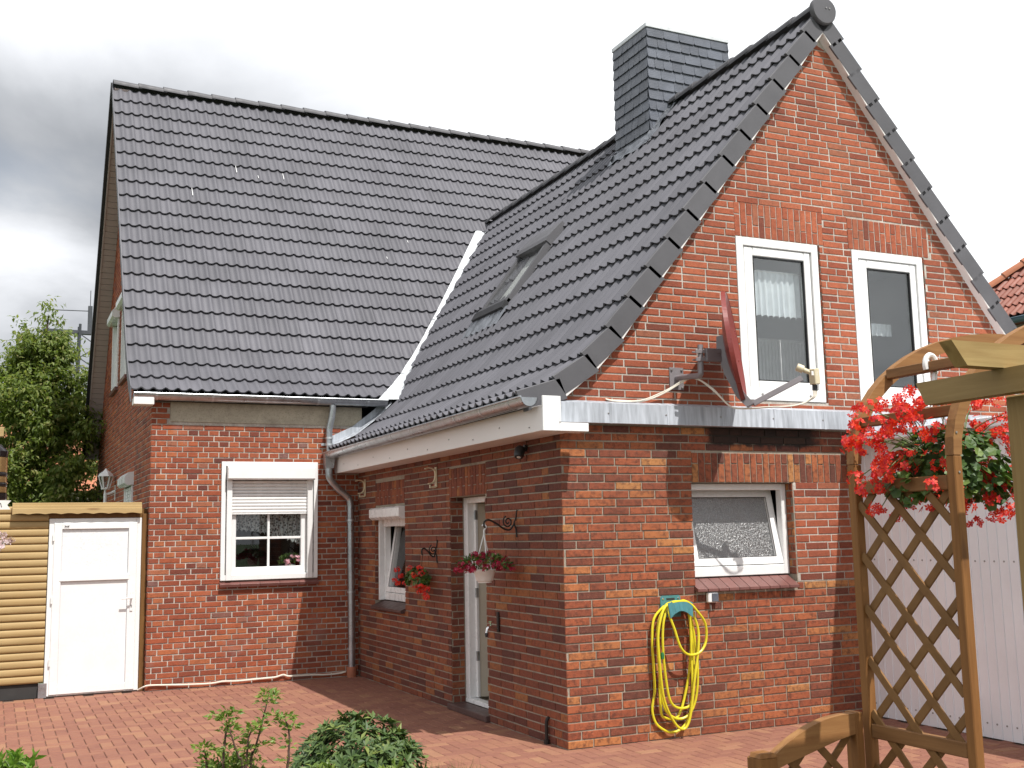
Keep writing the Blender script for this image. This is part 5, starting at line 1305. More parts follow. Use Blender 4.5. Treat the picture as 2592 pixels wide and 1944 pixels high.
for _ in range(88):
    q = rdir(-.35); rr = random.uniform(.8, 1.05); c = V(-.30, .87, 1.41)+V(q.x*.245*rr, q.y*.245*rr, max(q.z, -.4)*.095*rr-.04*(q.x**2+q.y**2)); cluster(pb, c, .017, 'petunia_red', 4, .021, 'blossom')
# geranium basket by the small window
gb_ = thing('geranium_pot', 'small wall pot of bright red geraniums beside the little side window', 'flower pot', (-.12, 3.0, 1.1))
b = MB(); b.lathe((-.13, 2.95, 1.12), [(0, 0), (.05, 0), (.075, .10), (.07, .10), (0, .09)], 16); b.build('pot', 'clay', gb_, True)
b = MB(); b.tube([(-.16, 2.72, 1.47), (-.15, 2.78, 1.38), (-.13, 2.92, 1.22)], .003, 5); b.build('wire', 'iron', gb_)
b = MB()
for _ in range(170): q = rdir(-.5); rleaf(b, V(-.14, 2.93, 1.24)+V(q.x*.10, q.y*.22, q.z*.10-.03*abs(q.y)), (q+rdir(0)*.6+V(0, 0, .4)).normalized(), random.uniform(.018, .03), 5)
b.build('foliage', 'geranium_leaf', gb_)
for y, z in ((3.42, 1.30), (3.38, 1.24), (3.43, 1.20), (3.35, 1.16), (3.10, 1.30), (3.05, 1.27), (2.98, 1.32), (3.14, 1.17), (2.80, 1.33), (2.75, 1.28), (2.82, 1.26), (2.93, 1.14), (2.78, 1.11), (2.66, 1.16), (2.62, 1.13), (2.70, 1.07), (2.60, 1.05), (2.88, 1.09)): cluster(gb_, (-.17+random.uniform(-.05, .03), y, z), .034, 'geranium_red', 13, .017)

tp = thing('garden_tap', 'chrome garden tap on the shaded wing wall right of the door', 'tap', (-.02, 1.25, .8))
b = MB(); b.box((-.022, 1.225, .80), (-.008, 1.265, .975), .004); b.build('back_plate', 'iron', tp)
b = MB(); b.tube([(-.01, 1.245, .83), (-.05, 1.245, .832), (-.095, 1.245, .85), (-.12, 1.245, .835), (-.128, 1.245, .80)], .012, 10, True, 4); b.lathe((-.085, 1.245, .85), [(.008, 0), (.008, .035), (.022, .04), (.022, .05), (0, .05)], 10); b.build('spout', 'chrome', tp, True)
b = MB(); b.lathe((-.128, 1.245, .765), [(0, 0), (.012, 0), (.014, .03), (.010, .04), (0, .04)], 10); b.build('hose_end', 'black_plastic', tp, True)
ds_ = MB(); ds_.tube([(-.028, .32, -.01), (-.028, .32, .15), (-.018, .32, .19), (-.004, .32, .195)], .014, 8, True, 4); ds_.lathe((-.028, .32, .0), [(.0, .03), (.024, .03), (.024, -.01)], 10)
o = ds_.build('wall_drain_pipe', 'iron', None, True); tag(o, 'short dark drain pipe at the foot of the shaded wing wall', 'pipe')

lp = thing('wall_lantern', 'white six sided wall lantern on the main house behind the shed roof', 'lantern', (-2.60, 9.35, 2.28))
b = MB(); b.box((HX-.012, 9.30, 2.26), (HX-.003, 9.40, 2.48), .003); b.build('back_plate', 'pvc', lp)
b = MB(); b.tube([(HX-.01, 9.35, 2.40), (-2.54, 9.35, 2.36), (-2.60, 9.35, 2.36), (-2.60, 9.35, 2.42)], .016, 8, True, 4); b.tube([(-2.60, 9.35, 2.36), (-2.60, 9.35, 2.20)], .024, 8); b.build('arm', 'pvc', lp, True)
b = MB(); b.lathe((-2.60, 9.35, 2.42), [(0, 0), (.06, 0), (.064, .02), (.05, .03)], 6); b.build('base', 'pvc', lp)
b = MB(); b.lathe((-2.60, 9.35, 2.61), [(.115, 0), (.085, .045), (.03, .085), (.012, .11), (0, .12)], 6); b.lathe((-2.60, 9.35, 2.61), [(.115, 0), (0, 0)], 6); b.build('cap', 'pvc', lp)
b = MB()
for k in range(6): a = k*math.pi/3; b.bar((-2.60+.055*math.cos(a), 9.35+.055*math.sin(a), 2.445), (-2.60+.098*math.cos(a), 9.35+.098*math.sin(a), 2.61), .014, .014)
b.build('cage', 'pvc', lp)
b = MB(); b.lathe((-2.60, 9.35, 2.45), [(.047, 0), (.088, .16)], 6); b.build('glass', 'glass', lp)

b = MB(); ph = [(-2.535, 5.47, .012), (-2.47, 5.36, .06), (-2.40, 5.375, .065), (-2.2, 5.37, .055), (-2.0, 5.365, .045), (-1.75, 5.36, .04), (-1.62, 5.372, .05), (-1.45, 5.36, .045), (-1.2, 5.37, .05), (-1.02, 5.366, .055), (-.92, 5.375, .075), (-.85, 5.362, .055), (-.6, 5.368, .05), (-.4, 5.37, .04), (-.25, 5.365, .045), (-.17, 5.36, .06)]
b.tube(ph, .0095, 6, True, 4); o = b.build('cable', 'cable_white', None, True); tag(o, 'thin white cable running along the foot of the main house wall', 'cable')
GER = [(-0.738, 2.106), (-0.686, 2.127), (-0.606, 2.162), (-0.563, 2.156), (-0.452, 2.226), (-0.421, 2.174), (-0.785, 2.04), (-0.82, 2.02), (-0.751, 2.054), (-0.696, 2.01), (-0.654, 2.004), (-0.59, 2.057), (-0.556, 2.052), (-0.616, 1.953), (-0.566, 1.934), (-0.516, 1.915), (-0.447, 1.909), (-0.415, 1.877), (-0.586, 1.902), (-0.743, 1.856), (-0.692, 1.862), (-0.65, 1.856), (-0.603, 1.715), (-0.558, 1.747), (-0.41, 1.746), (-0.374, 1.752), (-0.157, 2.176), (-0.081, 2.192), (-0.034, 2.186), (-0.133, 2.142), (-0.059, 2.131), (0.034, 2.112), (0.059, 2.072), (-0.181, 2.039), (-0.127, 2.02), (-0.059, 2.042), (-0.195, 1.992), (-0.143, 1.966), (-0.111, 1.912), (-0.074, 1.912), (0.008, 1.879), (-0.211, 1.844), (-0.187, 1.804), (-0.154, 1.771), (-0.211, 1.758), (-0.083, 1.737), (-0.007, 1.743), (-0.061, 1.69), (0.035, 1.784), (-0.02, 2.056), (-0.839, 1.995), (-0.671, 2.101), (-0.111, 2.088), (-0.173, 2.114)]
STEMS = {'A': [(-2.806, 0.878), (-2.815, 0.831), (-2.83, 0.773), (-2.85, 0.692), (-2.871, 0.623), (-2.888, 0.555)], 'B': [(-3.02, 0.789), (-3.016, 0.76), (-3.022, 0.72), (-3.027, 0.662), (-3.03, 0.57)], 'C': [(-3.112, 0.653), (-3.105, 0.612), (-3.101, 0.554)], 'D': [(-2.899, 0.732), (-2.914, 0.692), (-2.919, 0.622), (-2.924, 0.559)], 'E': [(-2.744, 0.777), (-2.728, 0.734), (-2.721, 0.68), (-2.725, 0.621), (-2.732, 0.539)], 'F': [(-3.01, 0.748), (-2.992, 0.693), (-2.967, 0.621), (-2.948, 0.55)]}
LEAFP = [(-3.053, 0.81), (-3.023, 0.83), (-2.994, 0.828), (-2.975, 0.815), (-3.011, 0.8), (-3.035, 0.802), (-3.076, 0.806), (-3.034, 0.732), (-2.992, 0.734), (-3.003, 0.654), (-2.962, 0.696), (-3.021, 0.65), (-2.806, 0.884), (-2.788, 0.888), (-2.825, 0.879), (-2.831, 0.85), (-2.812, 0.842), (-2.781, 0.864), (-2.805, 0.794), (-2.787, 0.793), (-2.866, 0.764), (-2.848, 0.751), (-2.902, 0.738), (-2.914, 0.727), (-2.884, 0.73), (-2.902, 0.708), (-2.925, 0.658), (-2.901, 0.644), (-2.859, 0.651), (-2.931, 0.653), (-3.144, 0.668), (-3.109, 0.653), (-3.085, 0.645), (-3.114, 0.613), (-3.091, 0.616), (-3.125, 0.585), (-2.895, 0.591), (-2.877, 0.6), (-2.912, 0.569), (-2.864, 0.57), (-2.96, 0.58), (-2.75, 0.778), (-2.768, 0.755), (-2.694, 0.737), (-2.712, 0.727), (-2.767, 0.666), (-2.724, 0.668), (-2.743, 0.735), (-2.687, 0.718), (-2.742, 0.587), (-2.718, 0.644), (-2.949, 0.608), (-2.835, 0.649)]

# ================================================================== rose arch, low trellis and pergola in the foreground
arch = thing('rose_arch', 'brown wooden rose arch with lattice sides standing in front of the annex', 'garden arch', (.4, -4.2, 0))
AXC, AA, AB, ZS = .40, 1.0, .65, 1.93
for yn, yf in ((-4.51, -4.465), (-3.94, -3.895)):
    for sx in (-1, 1):
        b = MB(); xa = AXC+sx*AA; b.box((min(xa, xa-sx*.045), yn, -.02), (max(xa, xa-sx*.045), yf, ZS-.002), .004); b.build('post', 'arch_v', arch)
    for s0, s1 in ((0, .5), (.5, 1)):
        b = MB(); n_ = 14; vs = []
        for i in range(n_+1):
            a = math.pi*(1-(s0+(s1-s0)*i/n_)); c_, s_ = math.cos(a), math.sin(a)
            for rr in (0, .060):
                for yy in (yn, yf): vs.append(V(AXC+(AA-rr*(.75+.25*abs(s_)))*c_, yy, ZS+(AB-rr)*s_))
        fs = []
        for i in range(n_):
            o = 4*i; fs += [(o, o+1, o+5, o+4), (o+2, o+6, o+7, o+3), (o, o+4, o+6, o+2), (o+1, o+3, o+7, o+5)]
        fs += [(0, 2, 3, 1), (4*n_, 4*n_+1, 4*n_+3, 4*n_+2)]
        b.add(vs, fs); b.build('arch_beam', 'arch_x', arch)
for x, z in ((-.525, 2.118), (-.355, 2.345), (.4, 2.53), (1.155, 2.345), (1.325, 2.118)):
    b = MB(); b.box((x-.022, -4.463, z-.022), (x+.022, -3.942, z+.022), .003); b.build('rung', 'arch_y', arch)
def slat(parent, P_, Q_, w, t, mat='slat_wood', upv=V(1, 0, 0)):
    b = MB(); d = (Q_-P_).normalized(); sd_ = upv.cross(d); b.obox((P_+Q_)/2, (d, sd_, upv), ((Q_-P_).length/2, w/2, t/2), .0015); return b.build('slat', mat, parent)
def lattice(parent, x, sgn, z0, z1, ya, yb):
    """crossed slats between two posts, ya near, yb far"""
    m_ = 1.04
    for fam, xx in ((0, x-.006*sgn), (1, x+.006*sgn)):
        c = -.6
        for k in range(22):
            c0 = (.090+.2245*k-.9) if fam == 0 else (.145+.2245*k-.9)
            pts = []
            f = (lambda y: c0+m_*(y-ya)) if fam == 0 else (lambda y: c0+m_*(yb-y))
            y0, y1 = ya, yb
            zl, zh = f(y0), f(y1)
            inv = (lambda z: ya+(z-c0)/m_) if fam == 0 else (lambda z: yb-(z-c0)/m_)
            ys = [y0, y1]; cand = sorted([y0, y1])
            lo_, hi_ = cand
            za, zb = f(lo_), f(hi_)
            if max(za, zb) < z0 or min(za, zb) > z1: continue
            q0, q1 = lo_, hi_
            for zz in (z0, z1):
                yy = inv(zz)
                if lo_ < yy < hi_:
                    if fam == 0: q0, q1 = (yy, q1) if zz == z0 else (q0, yy)
                    else: q0, q1 = (q0, yy) if zz == z0 else (yy, q1)
            if q1-q0 < .03: continue
            slat(parent, V(xx, q0, f(q0)), V(xx, q1, f(q1)), .036, .010)
for x, sg in ((-.578, 1), (1.378, -1)):
    lattice(arch, x, sg, .10, 1.80, -4.463, -3.942)
    for z in (1.822, .775, .08): b = MB(); b.box((x-.018, -4.464, z-.03), (x+.018, -3.941, z+.03), .004); b.build('rail', 'arch_y', arch)
b = MB()
for yy in (-4.512, -3.942):
    for z in (1.86, 2.02): b.lathe((-.577, yy, z), [(0, -.002), (.005, -.001), (.005, .003)], 8, V(0, 1, 0))
b.build('screw', 'screw_steel', arch)

lt = thing('low_trellis', 'low wooden trellis panel with curved top rail beside the rose arch', 'trellis', (-.9, -3.93, 0))
b = MB(); b.box((-1.214, -3.965, -.02), (-1.122, -3.875, .722), .006); b.prism([V(-1.214, -3.965, .722), V(-1.122, -3.965, .722), V(-1.135, -3.953, .738), V(-1.201, -3.953, .738)], (0, .066, 0)); b.build('post', 'arch_v', lt)
b = MB(); b.box((-.69, -3.955, -.02), (-.648, -3.885, .86), .004); b.build('post', 'arch_v', lt)
topc = spline([V(-1.122, -3.95, .728), V(-1.051, -3.95, .771), V(-.96, -3.95, .812), V(-.867, -3.95, .841), V(-.774, -3.95, .855), V(-.69, -3.95, .857)], 4)
botc = spline([V(-1.122, -3.95, .668), V(-1.051, -3.95, .689), V(-.96, -3.95, .711), V(-.867, -3.95, .735), V(-.774, -3.95, .757), V(-.69, -3.95, .772)], 4)
b = MB(); b.prism(topc+botc[::-1], (0, .045, 0)); b.build('top_rail', 'arch_x', lt)
for k in range(6):
    z0 = -.05+k*.2
    for fam in (0, 1):
        P_ = V(-1.12, -3.925+.008*fam, z0 if fam else z0+.43); Q_ = V(-.69, -3.925+.008*fam, z0+.43 if fam else z0)
        lim = lambda x: .66+.235*(x+1.122)+.015
        pts = [P_.lerp(Q_, t/40) for t in range(41)]; pts = [q for q in pts if .02 < q.z < lim(q.x)]
        if len(pts) > 4: slat(lt, pts[0], pts[-1], .034, .008, 'slat_wood', V(0, 1, 0))
b = MB(); b.box((-1.12, -3.95, .06), (-.69, -3.91, .11), .004); b.build('rail', 'arch_x', lt)

pg = thing('pergola', 'greenish timber pergola corner with slant cut beam ends at the right edge', 'pergola', (-.68, -4.9, 0))
b = MB(); b.box((-.703, -4.955, -.02), (-.612, -4.865, 2.119), .006); b.build('post', 'pergola_v', pg)
b = MB(); b.prism([V(-.772, -4.505, 2.212), V(-.772, -4.548, 2.12), V(-.772, -6.2, 2.12), V(-.772, -6.2, 2.212)], (.068, 0, 0)); b.build('beam', 'pergola_y', pg)
b = MB(); b.prism([V(-1.022, -4.93, 2.302), V(-.952, -4.93, 2.213), V(2.2, -4.93, 2.213), V(2.2, -4.93, 2.302)], (0, .058, 0)); b.build('beam', 'pergola_wood', pg)
b = MB(); b.box((1.6, -4.955, -.02), (1.693, -4.865, 2.21), .006); b.build('post', 'pergola_v', pg)

hb = thing('hanging_basket', 'big hanging basket of bright red trailing geraniums under the rose arch', 'hanging basket', (-.36, -4.22, 1.85))
b = MB(); ring_ = [V(-.355+.033*math.cos(a), -4.20+.008, 2.352+.045*math.sin(a)) for a in [math.pi*(1.15-1.35*i/14) for i in range(15)]]
b.tube(ring_+[V(-.345, -4.20, 2.31), V(-.352, -4.20, 2.27)], .012, 8); b.lathe((-.352, -4.20, 2.21), [(0, 0), (.016, 0), (.020, .06), (0, .065)], 10)
for a in (.3, 2.4, 4.5): b.tube([V(-.352, -4.20, 2.22), V(-.36+.13*math.cos(a), -4.22+.13*math.sin(a), 1.93)], .004, 5)
b.build('hanger', 'pvc', hb, True)
b = MB(); b.lathe((-.36, -4.22, 1.80), [(0, 0), (.10, 0), (.145, .13), (.150, .15), (.135, .15), (0, .13)], 20); b.build('pot', 'geranium_leaf', hb, True)
b = MB()
for _ in range(620):
    q = rdir(-.75); rr = random.uniform(.4, 1)**.4; c = V(-.33, -4.22, 1.93)+V(q.x*.31*rr, q.y*.25*rr, q.z*.19*rr-.10*(q.x**2)*rr-.02)
    rleaf(b, c, (q+rdir(0)*.7+V(0, 0, .5)).normalized(), random.uniform(.016, .030), 5)
b.build('foliage', 'geranium_leaf', hb)
b = MB()
for x, z in GER:
    x = max(x, -.74)+(.04 if x < -.7 else 0)
    y = -4.22+random.uniform(-.2, .2); c = V(-.34+(x+.34)*.35, -4.22, 1.95); e = V(x, y, z); b.tube([c, (c+e)/2+V(0, 0, .04), e], .0022, 4, False, 3)
    cluster(hb, e, .044, 'geranium_red', 11, .0175)
    for _ in range(random.choice((1, 2, 2))):
        e2 = e+V(random.uniform(-.085, .085), random.uniform(-.10, .10), random.uniform(-.065, .065)); e2.x = max(e2.x, -.72); e2.y = min(e2.y, -4.12) if e2.x < -.6 else e2.y; cluster(hb, e2, .036, 'geranium_red', 8, .0175)
b.build('stem', 'stem_green', hb)

# ================================================================== planting in the bed
rh = thing('rhododendron', 'round low rhododendron with dark glossy leaves in the front bed', 'shrub', (-2.08, -1.25, 0))
b = MB(); bc = V(-2.08, -1.25, .20)
for _ in range(640):
    q = rdir(-.35); ww = 1+.10*math.sin(q.x*7+2)*math.cos(q.y*6+q.z*5); rr = ww*random.choice((1, 1, 1.03, .96, .9, .8)); c = bc+V(q.x*.385*rr, q.y*.36*rr, q.z*.375*rr)
    ax = (q+V(0, 0, .55)+rdir()*.3).normalized(); x = ax.orthogonal().normalized(); y = ax.cross(x); n_ = random.randint(5, 8); a0 = random.uniform(0, 6)
    for k in range(n_):
        a = a0+k*6.283/n_; dd = (x*math.cos(a)+y*math.sin(a))+ax*random.uniform(.1, .75); leaf(b, c, dd, ax, random.uniform(.055, .082), random.uniform(.022, .028), .16, random.uniform(-.1, .25))
b.build('foliage', 'rhodo_leaf', rh)
b = MB()
for _ in range(14): q = rdir(.1); b.tube([bc+V(0, 0, -.2), bc+V(q.x*.15, q.y*.15, -.02), bc+V(q.x*.34, q.y*.33, q.z*.30)], .007, 5, False, 3, [.010, .004])
b.build('branch', 'stem_brown', rh)

cs = thing('leafy_shrub', 'young shrub with thin bare stems and pale green leaf tufts in the front bed', 'shrub', (-3.0, -2.2, 0))
b = MB(); f = MB()
for k, L_ in STEMS.items():
    y0 = -2.2+random.uniform(-.06, .06); pts = [V(x, y0, z) for x, z in L_]; b0 = pts[-1]; pts.append(V(b0.x*.7-3.0*.3, -2.2, .0))
    b.tube(pts[::-1], .006, 6, False, 4, [.0075, .0035])
    for j in range(len(pts)-2):
        for _ in range(3): leaf(f, pts[j].lerp(pts[j+1], random.random()), V(random.uniform(-1, 1), random.uniform(-1, .6), random.uniform(.1, .8)), V(0, -.4, 1), random.uniform(.03, .05), .02, .2, .2)
    t = pts[0]
    for _ in range(26): q = rdir(-.1); leaf(f, t+V(q.x*.03, q.y*.03, q.z*.022), V(q.x, q.y, abs(q.z)*.7+.1), rdir(.2), random.uniform(.022, .042), .016, .2, .3)
for x, z in LEAFP:
    c = V(x, -2.2+random.uniform(-.05, .05), z)
    for _ in range(7): q = rdir(-.2); leaf(f, c+V(q.x*.02, q.y*.02, q.z*.012), V(q.x, q.y, q.z*.4+.15), rdir(.3), random.uniform(.024, .044), .018, .2, .25)
b.build('stem', 'stem_brown', cs, True); f.build('foliage', 'young_leaf', cs)

def bush(name, label, c, r, n_, L, mat, zmin=-.1, flat=.8):
    t = thing(name, label, 'shrub', (c[0], c[1], 0)); f = MB(); b = MB(); c = Vector(c)
    for _ in range(n_):
        q = rdir(zmin); tip = c+V(q.x*r, q.y*r, q.z*r*flat)*random.uniform(.65, 1.05); b.tube([V(c.x, c.y, 0), c+V(q.x, q.y, q.z)*r*.4, tip], .004, 4, False, 3, [.006, .002])
        for _ in range(9): p_ = rdir(-.2); leaf(f, tip-V(q.x, q.y, q.z)*random.uniform(0, .07), (q*.6+p_+V(0, 0, .35)), rdir(.2), random.uniform(.7, 1.15)*L, L*.42, .18, .2)
    f.build('foliage', mat, t); b.build('stem', 'stem_green', t); return t
bush('leafy_bush', 'bright green bush cut off by the lower left corner of the photo', (-4.03, -2.25, .60), .20, 60, .062, 'bright_leaf')
bush('leafy_bush', 'light green shoots growing in front of the rhododendron', (-2.42, -1.75, .34), .15, 16, .05, 'young_leaf', .1, .8)
bush('leafy_bush', 'pale leafy shoots at the foot of the bare stemmed shrub', (-2.98, -2.05, .50), .17, 22, .048, 'young_leaf', .1, .75)
bush('leafy_bush', 'small light green sprig at the right foot of the rhododendron', (-2.02, -1.75, .33), .10, 9, .045, 'young_leaf', .2, .9)
b = MB()
for _ in range(420):
    x, y = random.gauss(-1.30, .16), random.gauss(-.62, .10)
    if x > -1.02: x = -1.05-random.random()*.2
    h_ = random.uniform(.06, .20); d = V(random.uniform(-.5, .5), random.uniform(-.5, .5), 1).normalized(); s_ = d.orthogonal().normalized()*.003
    p_ = V(x, y-.12, 0); b.add([p_-s_, p_+s_, p_+d*h_*.6+s_*.7, p_+d*h_+V(d.x, d.y, -.2)*h_*.25, p_+d*h_*.6-s_*.7], [(0, 1, 2, 4), (4, 2, 3)])
o = b.build('grass', 'grass_blade'); o['kind'] = 'stuff'

# ================================================================== left edge: post with lantern, ribbon, flowers
po = thing('wooden_post', 'pale wooden post with a short arm at the left edge of the photo', 'post', (-4.26, 3.0, 0))
b = MB(); b.box((-4.31, 2.95, -.02), (-4.21, 3.05, 2.72), .006); b.build('upright', 'log_wood', po)
b = MB(); b.box((-4.21, 2.965, 2.60), (-4.015, 3.035, 2.685), .004); b.build('arm', 'log_wood', po)
la = thing('hanging_lantern', 'black glossy lantern with brassy bands hanging at the left edge', 'lantern', (-4.085, 3.0, 2.0))
b = MB(); b.tube([(-4.085, 3.0, 2.60), (-4.085, 3.0, 2.54)], .006, 6); b.build('wire', 'iron', la); b = MB(); b.lathe((-4.085, 3.0, 2.02), [(0, 0), (.09, 0), (.118, .03), (.118, .08)], 18); b.build('base', 'black_gloss', la, True); b = MB(); b.lathe((-4.085, 3.0, 2.44), [(.112, -.02), (.118, .03), (.10, .05), (.055, .09), (.02, .11), (0, .11)], 18); b.build('cap', 'black_gloss', la, True)
for z0, z1 in ((2.10, 2.16), (2.19, 2.25), (2.28, 2.42)): b = MB(); b.lathe((-4.085, 3.0, z0), [(.105, 0), (.112, .006), (.112, z1-z0-.006), (.105, z1-z0)], 18); b.build('brass_band', 'brass_gloss', la, True)
for z0, z1 in ((2.16, 2.19), (2.25, 2.28)): b = MB(); b.lathe((-4.085, 3.0, z0), [(.108, -.004), (.116, .006), (.116, z1-z0-.006), (.108, z1-z0+.004)], 18); b.build('dark_band', 'black_gloss', la, True)
rbn = MB(); rbn.add([V(-4.28, 2.875, 2.035), V(-3.985, 2.87, 2.035), V(-3.935, 2.872, 2.033), V(-3.965, 2.871, 1.995), V(-3.938, 2.872, 1.955), V(-3.985, 2.87, 1.955), V(-4.28, 2.875, 1.955)], [(0, 1, 2, 3, 4, 5, 6)])
rbn.add([q+V(0, .002, 0) for q in rbn.v[:7]], [(6, 5, 4, 3, 2, 1, 0)])
rr = rbn.build('ribbon', 'ribbon'); tag(rr, 'white ribbon with a forked tail and a written letter below the lantern', 'ribbon')
b = MB(); b.tube([(-4.048, 2.870, 1.975), (-4.044, 2.870, 2.005), (-4.040, 2.870, 2.012), (-4.034, 2.870, 1.995), (-4.030, 2.870, 1.976), (-4.026, 2.870, 2.003), (-4.020, 2.870, 2.010), (-4.014, 2.870, 1.995), (-4.012, 2.870, 1.978), (-4.006, 2.870, 1.980)], .0028, 5, True, 3); b.tube([(-4.30, 2.90, 2.035), (-4.29, 2.873, 2.03), (-4.27, 2.872, 2.0)], .003, 5); b.build('letter', 'ink', rr)
pf = thing('hanging_flowers', 'pale pink and white flowers hanging at the left edge before the log wall', 'flowers', (-4.10, 3.0, 1.55))
b = MB(); b.lathe((-4.13, 3.0, 1.50), [(0, 0), (.06, 0), (.08, .10), (.075, .10), (0, .09)], 14); b.tube([(-4.13, 3.0, 1.50), (-4.22, 3.0, 1.48)], .012, 6); b.build('pot', 'clay', pf, True)
b = MB()
for _ in range(120): q = rdir(-.4); leaf(b, V(-4.10, 3.0, 1.66)+V(q.x*.10, q.y*.09, q.z*.10), q+rdir()*.6, rdir(), .045, .018)
b.build('foliage', 'geranium_leaf', pf)
for x, z in ((-4.03, 1.75), (-3.985, 1.74), (-4.0, 1.70), (-3.965, 1.68), (-3.99, 1.645), (-4.02, 1.66), (-3.93, 1.675), (-3.915, 1.69), (-4.05, 1.62), (-4.0, 1.61)): cluster(pf, (x, 2.94+random.uniform(-.04, .04), z), .022, 'pale_petal', 7, .021)

# ================================================================== background: tree, mast, neighbours
tr = thing('broadleaf_tree', 'tall leafy green tree rising behind the log board shed', 'tree', (-3.45, 12.2, 0))
b = MB(); f = MB(); tc = V(-3.45, 12.2, 0)
b.tube([tc, tc+V(.03, 0, 1.5), tc+V(.02, .05, 3.2), tc+V(.05, 0, 4.6), tc+V(.10, 0, 5.5)], .1, 8, False, 4, [.10, .012])
limbs = []
for k in range(96):
    t = random.random()**.95; z0 = .9+t*4.0; a = random.uniform(0, 6.283); ln = (1.75*(1-t)**.8+.42)*random.uniform(.7, 1.1)
    d = V(math.cos(a), math.sin(a), random.uniform(.35, .75)+t*.55).normalized(); p0 = tc+V(.03, 0, z0); p1 = p0+d*ln*.55; p2 = p0+d*ln+V(0, 0, -.10*ln)
    b.tube([p0, p1, p2], .02, 5, False, 3, [.024*(1.1-t), .005]); limbs.append((p0, p1, p2, ln, 1.))
limbs.append((tc+V(.05, 0, 4.2), tc+V(.08, 0, 4.9), tc+V(.12, 0, 5.65), 1.2, .8)); limbs.append((tc+V(.0, 0, 4.3), tc+V(-.18, 0, 4.8), tc+V(-.25, 0, 5.35), 1.0, .6)); limbs.append((tc+V(.05, 0, 4.2), tc+V(.28, 0, 4.7), tc+V(.42, 0, 5.2), 1.0, .6))
for p0, p1, p2, ln, dn in limbs:
    nt_ = int((46+62*ln)*dn)
    for i in range(nt_):
        t = random.random()**.6; c = p0.lerp(p1, t*2) if t < .5 else p1.lerp(p2, t*2-1)
        c = c+rdir()*random.uniform(.02, .26)*(.55+.45*min(ln, 1.2))
        tw = V(random.uniform(-1, 1), random.uniform(-1, 1), random.uniform(-.1, .7)).normalized()
        for j in range(4):
            dd = V(random.uniform(-.7, .7), random.uniform(-.7, .7), random.uniform(-1.0, .25))+tw*.3
            leaf(f, c+tw*.05*j, dd, V(random.uniform(-.6, .6), random.uniform(-.9, .1), 1), random.uniform(.075, .115), random.uniform(.036, .052), .15, .25)
b.build('trunk', 'bark', tr, True); f.build('crown', 'tree_leaf', tr)

ms = thing('power_mast', 'steel lattice power line mast far behind the tree', 'power mast', (-.1, 50, 0))
b = MB(); w0, w1, zt = .55, .42, 12.4
for sx in (-1, 1):
    for sy in (-1, 1): b.bar((-.1+sx*w0, 50+sy*w0, 0), (-.1+sx*w1, 50+sy*w1, zt), .09, .09)
b.build('leg', 'steel_mast', ms)
b = MB(); k = 0
z = .5
while z < zt-.6:
    s0 = w0+(w1-w0)*z/zt; s1 = w0+(w1-w0)*(z+.6)/zt; sg = 1 if k % 2 else -1
    b.bar((-.1-s0*sg, 50-s0, z), (-.1+s1*sg, 50-s1, z+.6), .05, .03); b.bar((-.1-s0, 50-s0*sg, z), (-.1-s1, 50+s1*sg, z+.6), .05, .03); z += .6; k += 1
b.build('lattice', 'steel_mast', ms, kind='stuff')
b = MB(); b.box((-2.2, 49.85, 11.95), (2.0, 50.15, 12.13)); b.box((-.15, 49.9, 12.1), (.05, 50.1, 13.4)); b.tube([(-.05, 50, 13.4), (-.05, 50, 14.2)], .02, 5); b.tube([(-2.0, 50, 13.1), (-.05, 50, 13.15)], .025, 5); b.build('cross_arm', 'steel_mast', ms)
for x in (-2.0, 1.2): b = MB(); b.lathe((x, 50, 11.5), [(0, 0), (.16, .04), (.2, .15), (.16, .28), (.05, .34), (.05, .48)], 10); b.build('insulator', 'steel_mast', ms, True)
wr = thing('power_line', 'thin power line wires strung past the mast', 'power line', (-6, 50, 9.3))
for z in (9.4, 9.9, 10.3): b = MB(); b.tube([V(-14+i*2, 50.6+.02*i, z+.010*(i-4)**2) for i in range(9)], .022, 5, False); b.build('wire', 'steel_mast', wr)

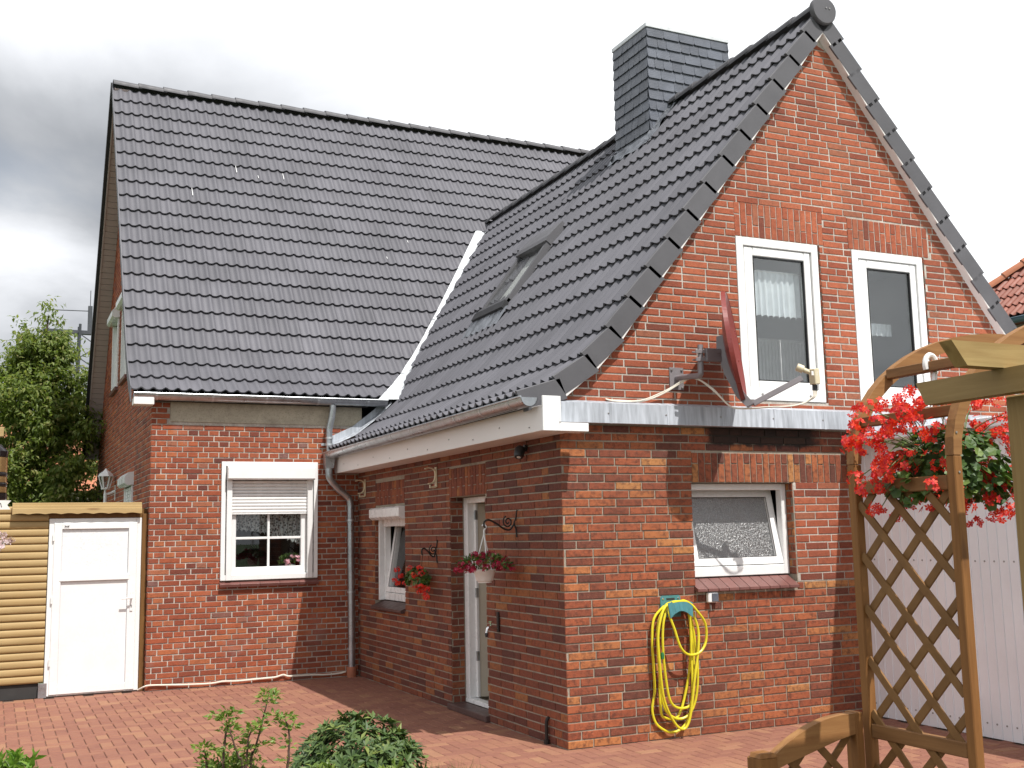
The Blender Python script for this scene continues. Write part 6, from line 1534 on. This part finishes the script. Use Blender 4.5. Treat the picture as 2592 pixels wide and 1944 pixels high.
nh = thing('neighbour_house', 'neighbour house with brown red tiled hipped roof at the right edge', 'house', (14, 1.0, 0))
ex, ez, yb_, ya_ = 10.0, 4.80, 5.62, -4.5; tn = math.tan(R(42)); hw = 3.6
b = MB(); b.box((ex+.35, ya_+.35, 0), (ex+2*hw-.35, yb_-.35, ez-.05)); b.build('wall', 'neighbour_wall', nh)
A_, B_, C_, D_ = V(ex, ya_, ez), V(ex, yb_, ez), V(ex+2*hw, yb_, ez), V(ex+2*hw, ya_, ez); P_, Q_ = V(ex+hw, ya_+hw, ez+hw*tn), V(ex+hw, yb_-hw*.95, ez+hw*tn)
b = MB(); b.add([A_, B_, C_, D_, P_, Q_], [(1, 0, 4, 5), (2, 1, 5), (3, 2, 5, 4), (0, 3, 4)]); b.add([A_-V(0, 0, .06), B_-V(0, 0, .06), C_-V(0, 0, .06), D_-V(0, 0, .06)], [(0, 1, 2, 3)]); nroof = b.build('roof', 'red_tile', nh)
nt2 = Pieces('roof_tile', 'red_tile', nroof); tv, tf = tile_mesh(.26, .30, .05, .045, .035)
d = V(1, 0, tn).normalized(); nn = V(-d.z, 0, d.x)
for k in range(9):
    for j in range(24):
        O = V(ex, 0, ez)+d*(.30*k-.03)+nn*.015; O.y = 1.2+.26*j
        if O.y > yb_-(.30*k*d.x)*.95-.05: continue
        nt2.add(('nt',), tv, tf, Matrix(((0, d.x, nn.x, O.x), (-1, 0, 0, O.y), (0, d.z, nn.z, O.z), (0, 0, 0, 1))))
lay([nt2], 300, True)
ridge_caps(nroof, B_+V(0, 0, .07), Q_+V(0, 0, .07), .36, .12, 'orange_ridge')
gutter(nh, V(ex-.06, ya_, ez-.04), V(ex-.06, yb_, ez-.04), .07, 'gutter_blue', V(-1, 0, 0), br=1.2)
b = MB(); b.box((ex+.33, 1.0, 2.6), (ex+.36, 2.0, 3.8)); w_ = b.build('window', 'pvc', nh); b = MB(); b.box((ex+.32, 1.08, 2.68), (ex+.335, 1.92, 3.72)); b.build('pane', 'glass_dark', w_)

fh = thing('background_house', 'pale house with orange roof glimpsed through the tree', 'house', (-6, 26, 0))
b = MB(); b.box((-9, 22, 0), (-1.5, 30, 3.0)); b.build('wall', 'neighbour_wall', fh)
b = MB(); b.prism([V(-9.2, 21.7, 2.95), V(-9.2, 26, 5.2), V(-9.2, 30.3, 2.95)], (7.9, 0, 0)); b.build('roof', 'orange_ridge', fh)
for x in (-7.6, -5.4, -3.2): b = MB(); b.box((x, 21.96, 1.2), (x+.9, 22.0, 2.3)); w_ = b.build('window', 'pvc', fh); b = MB(); b.box((x+.07, 21.94, 1.27), (x+.83, 21.965, 2.23)); b.build('pane', 'glass_dark', w_)
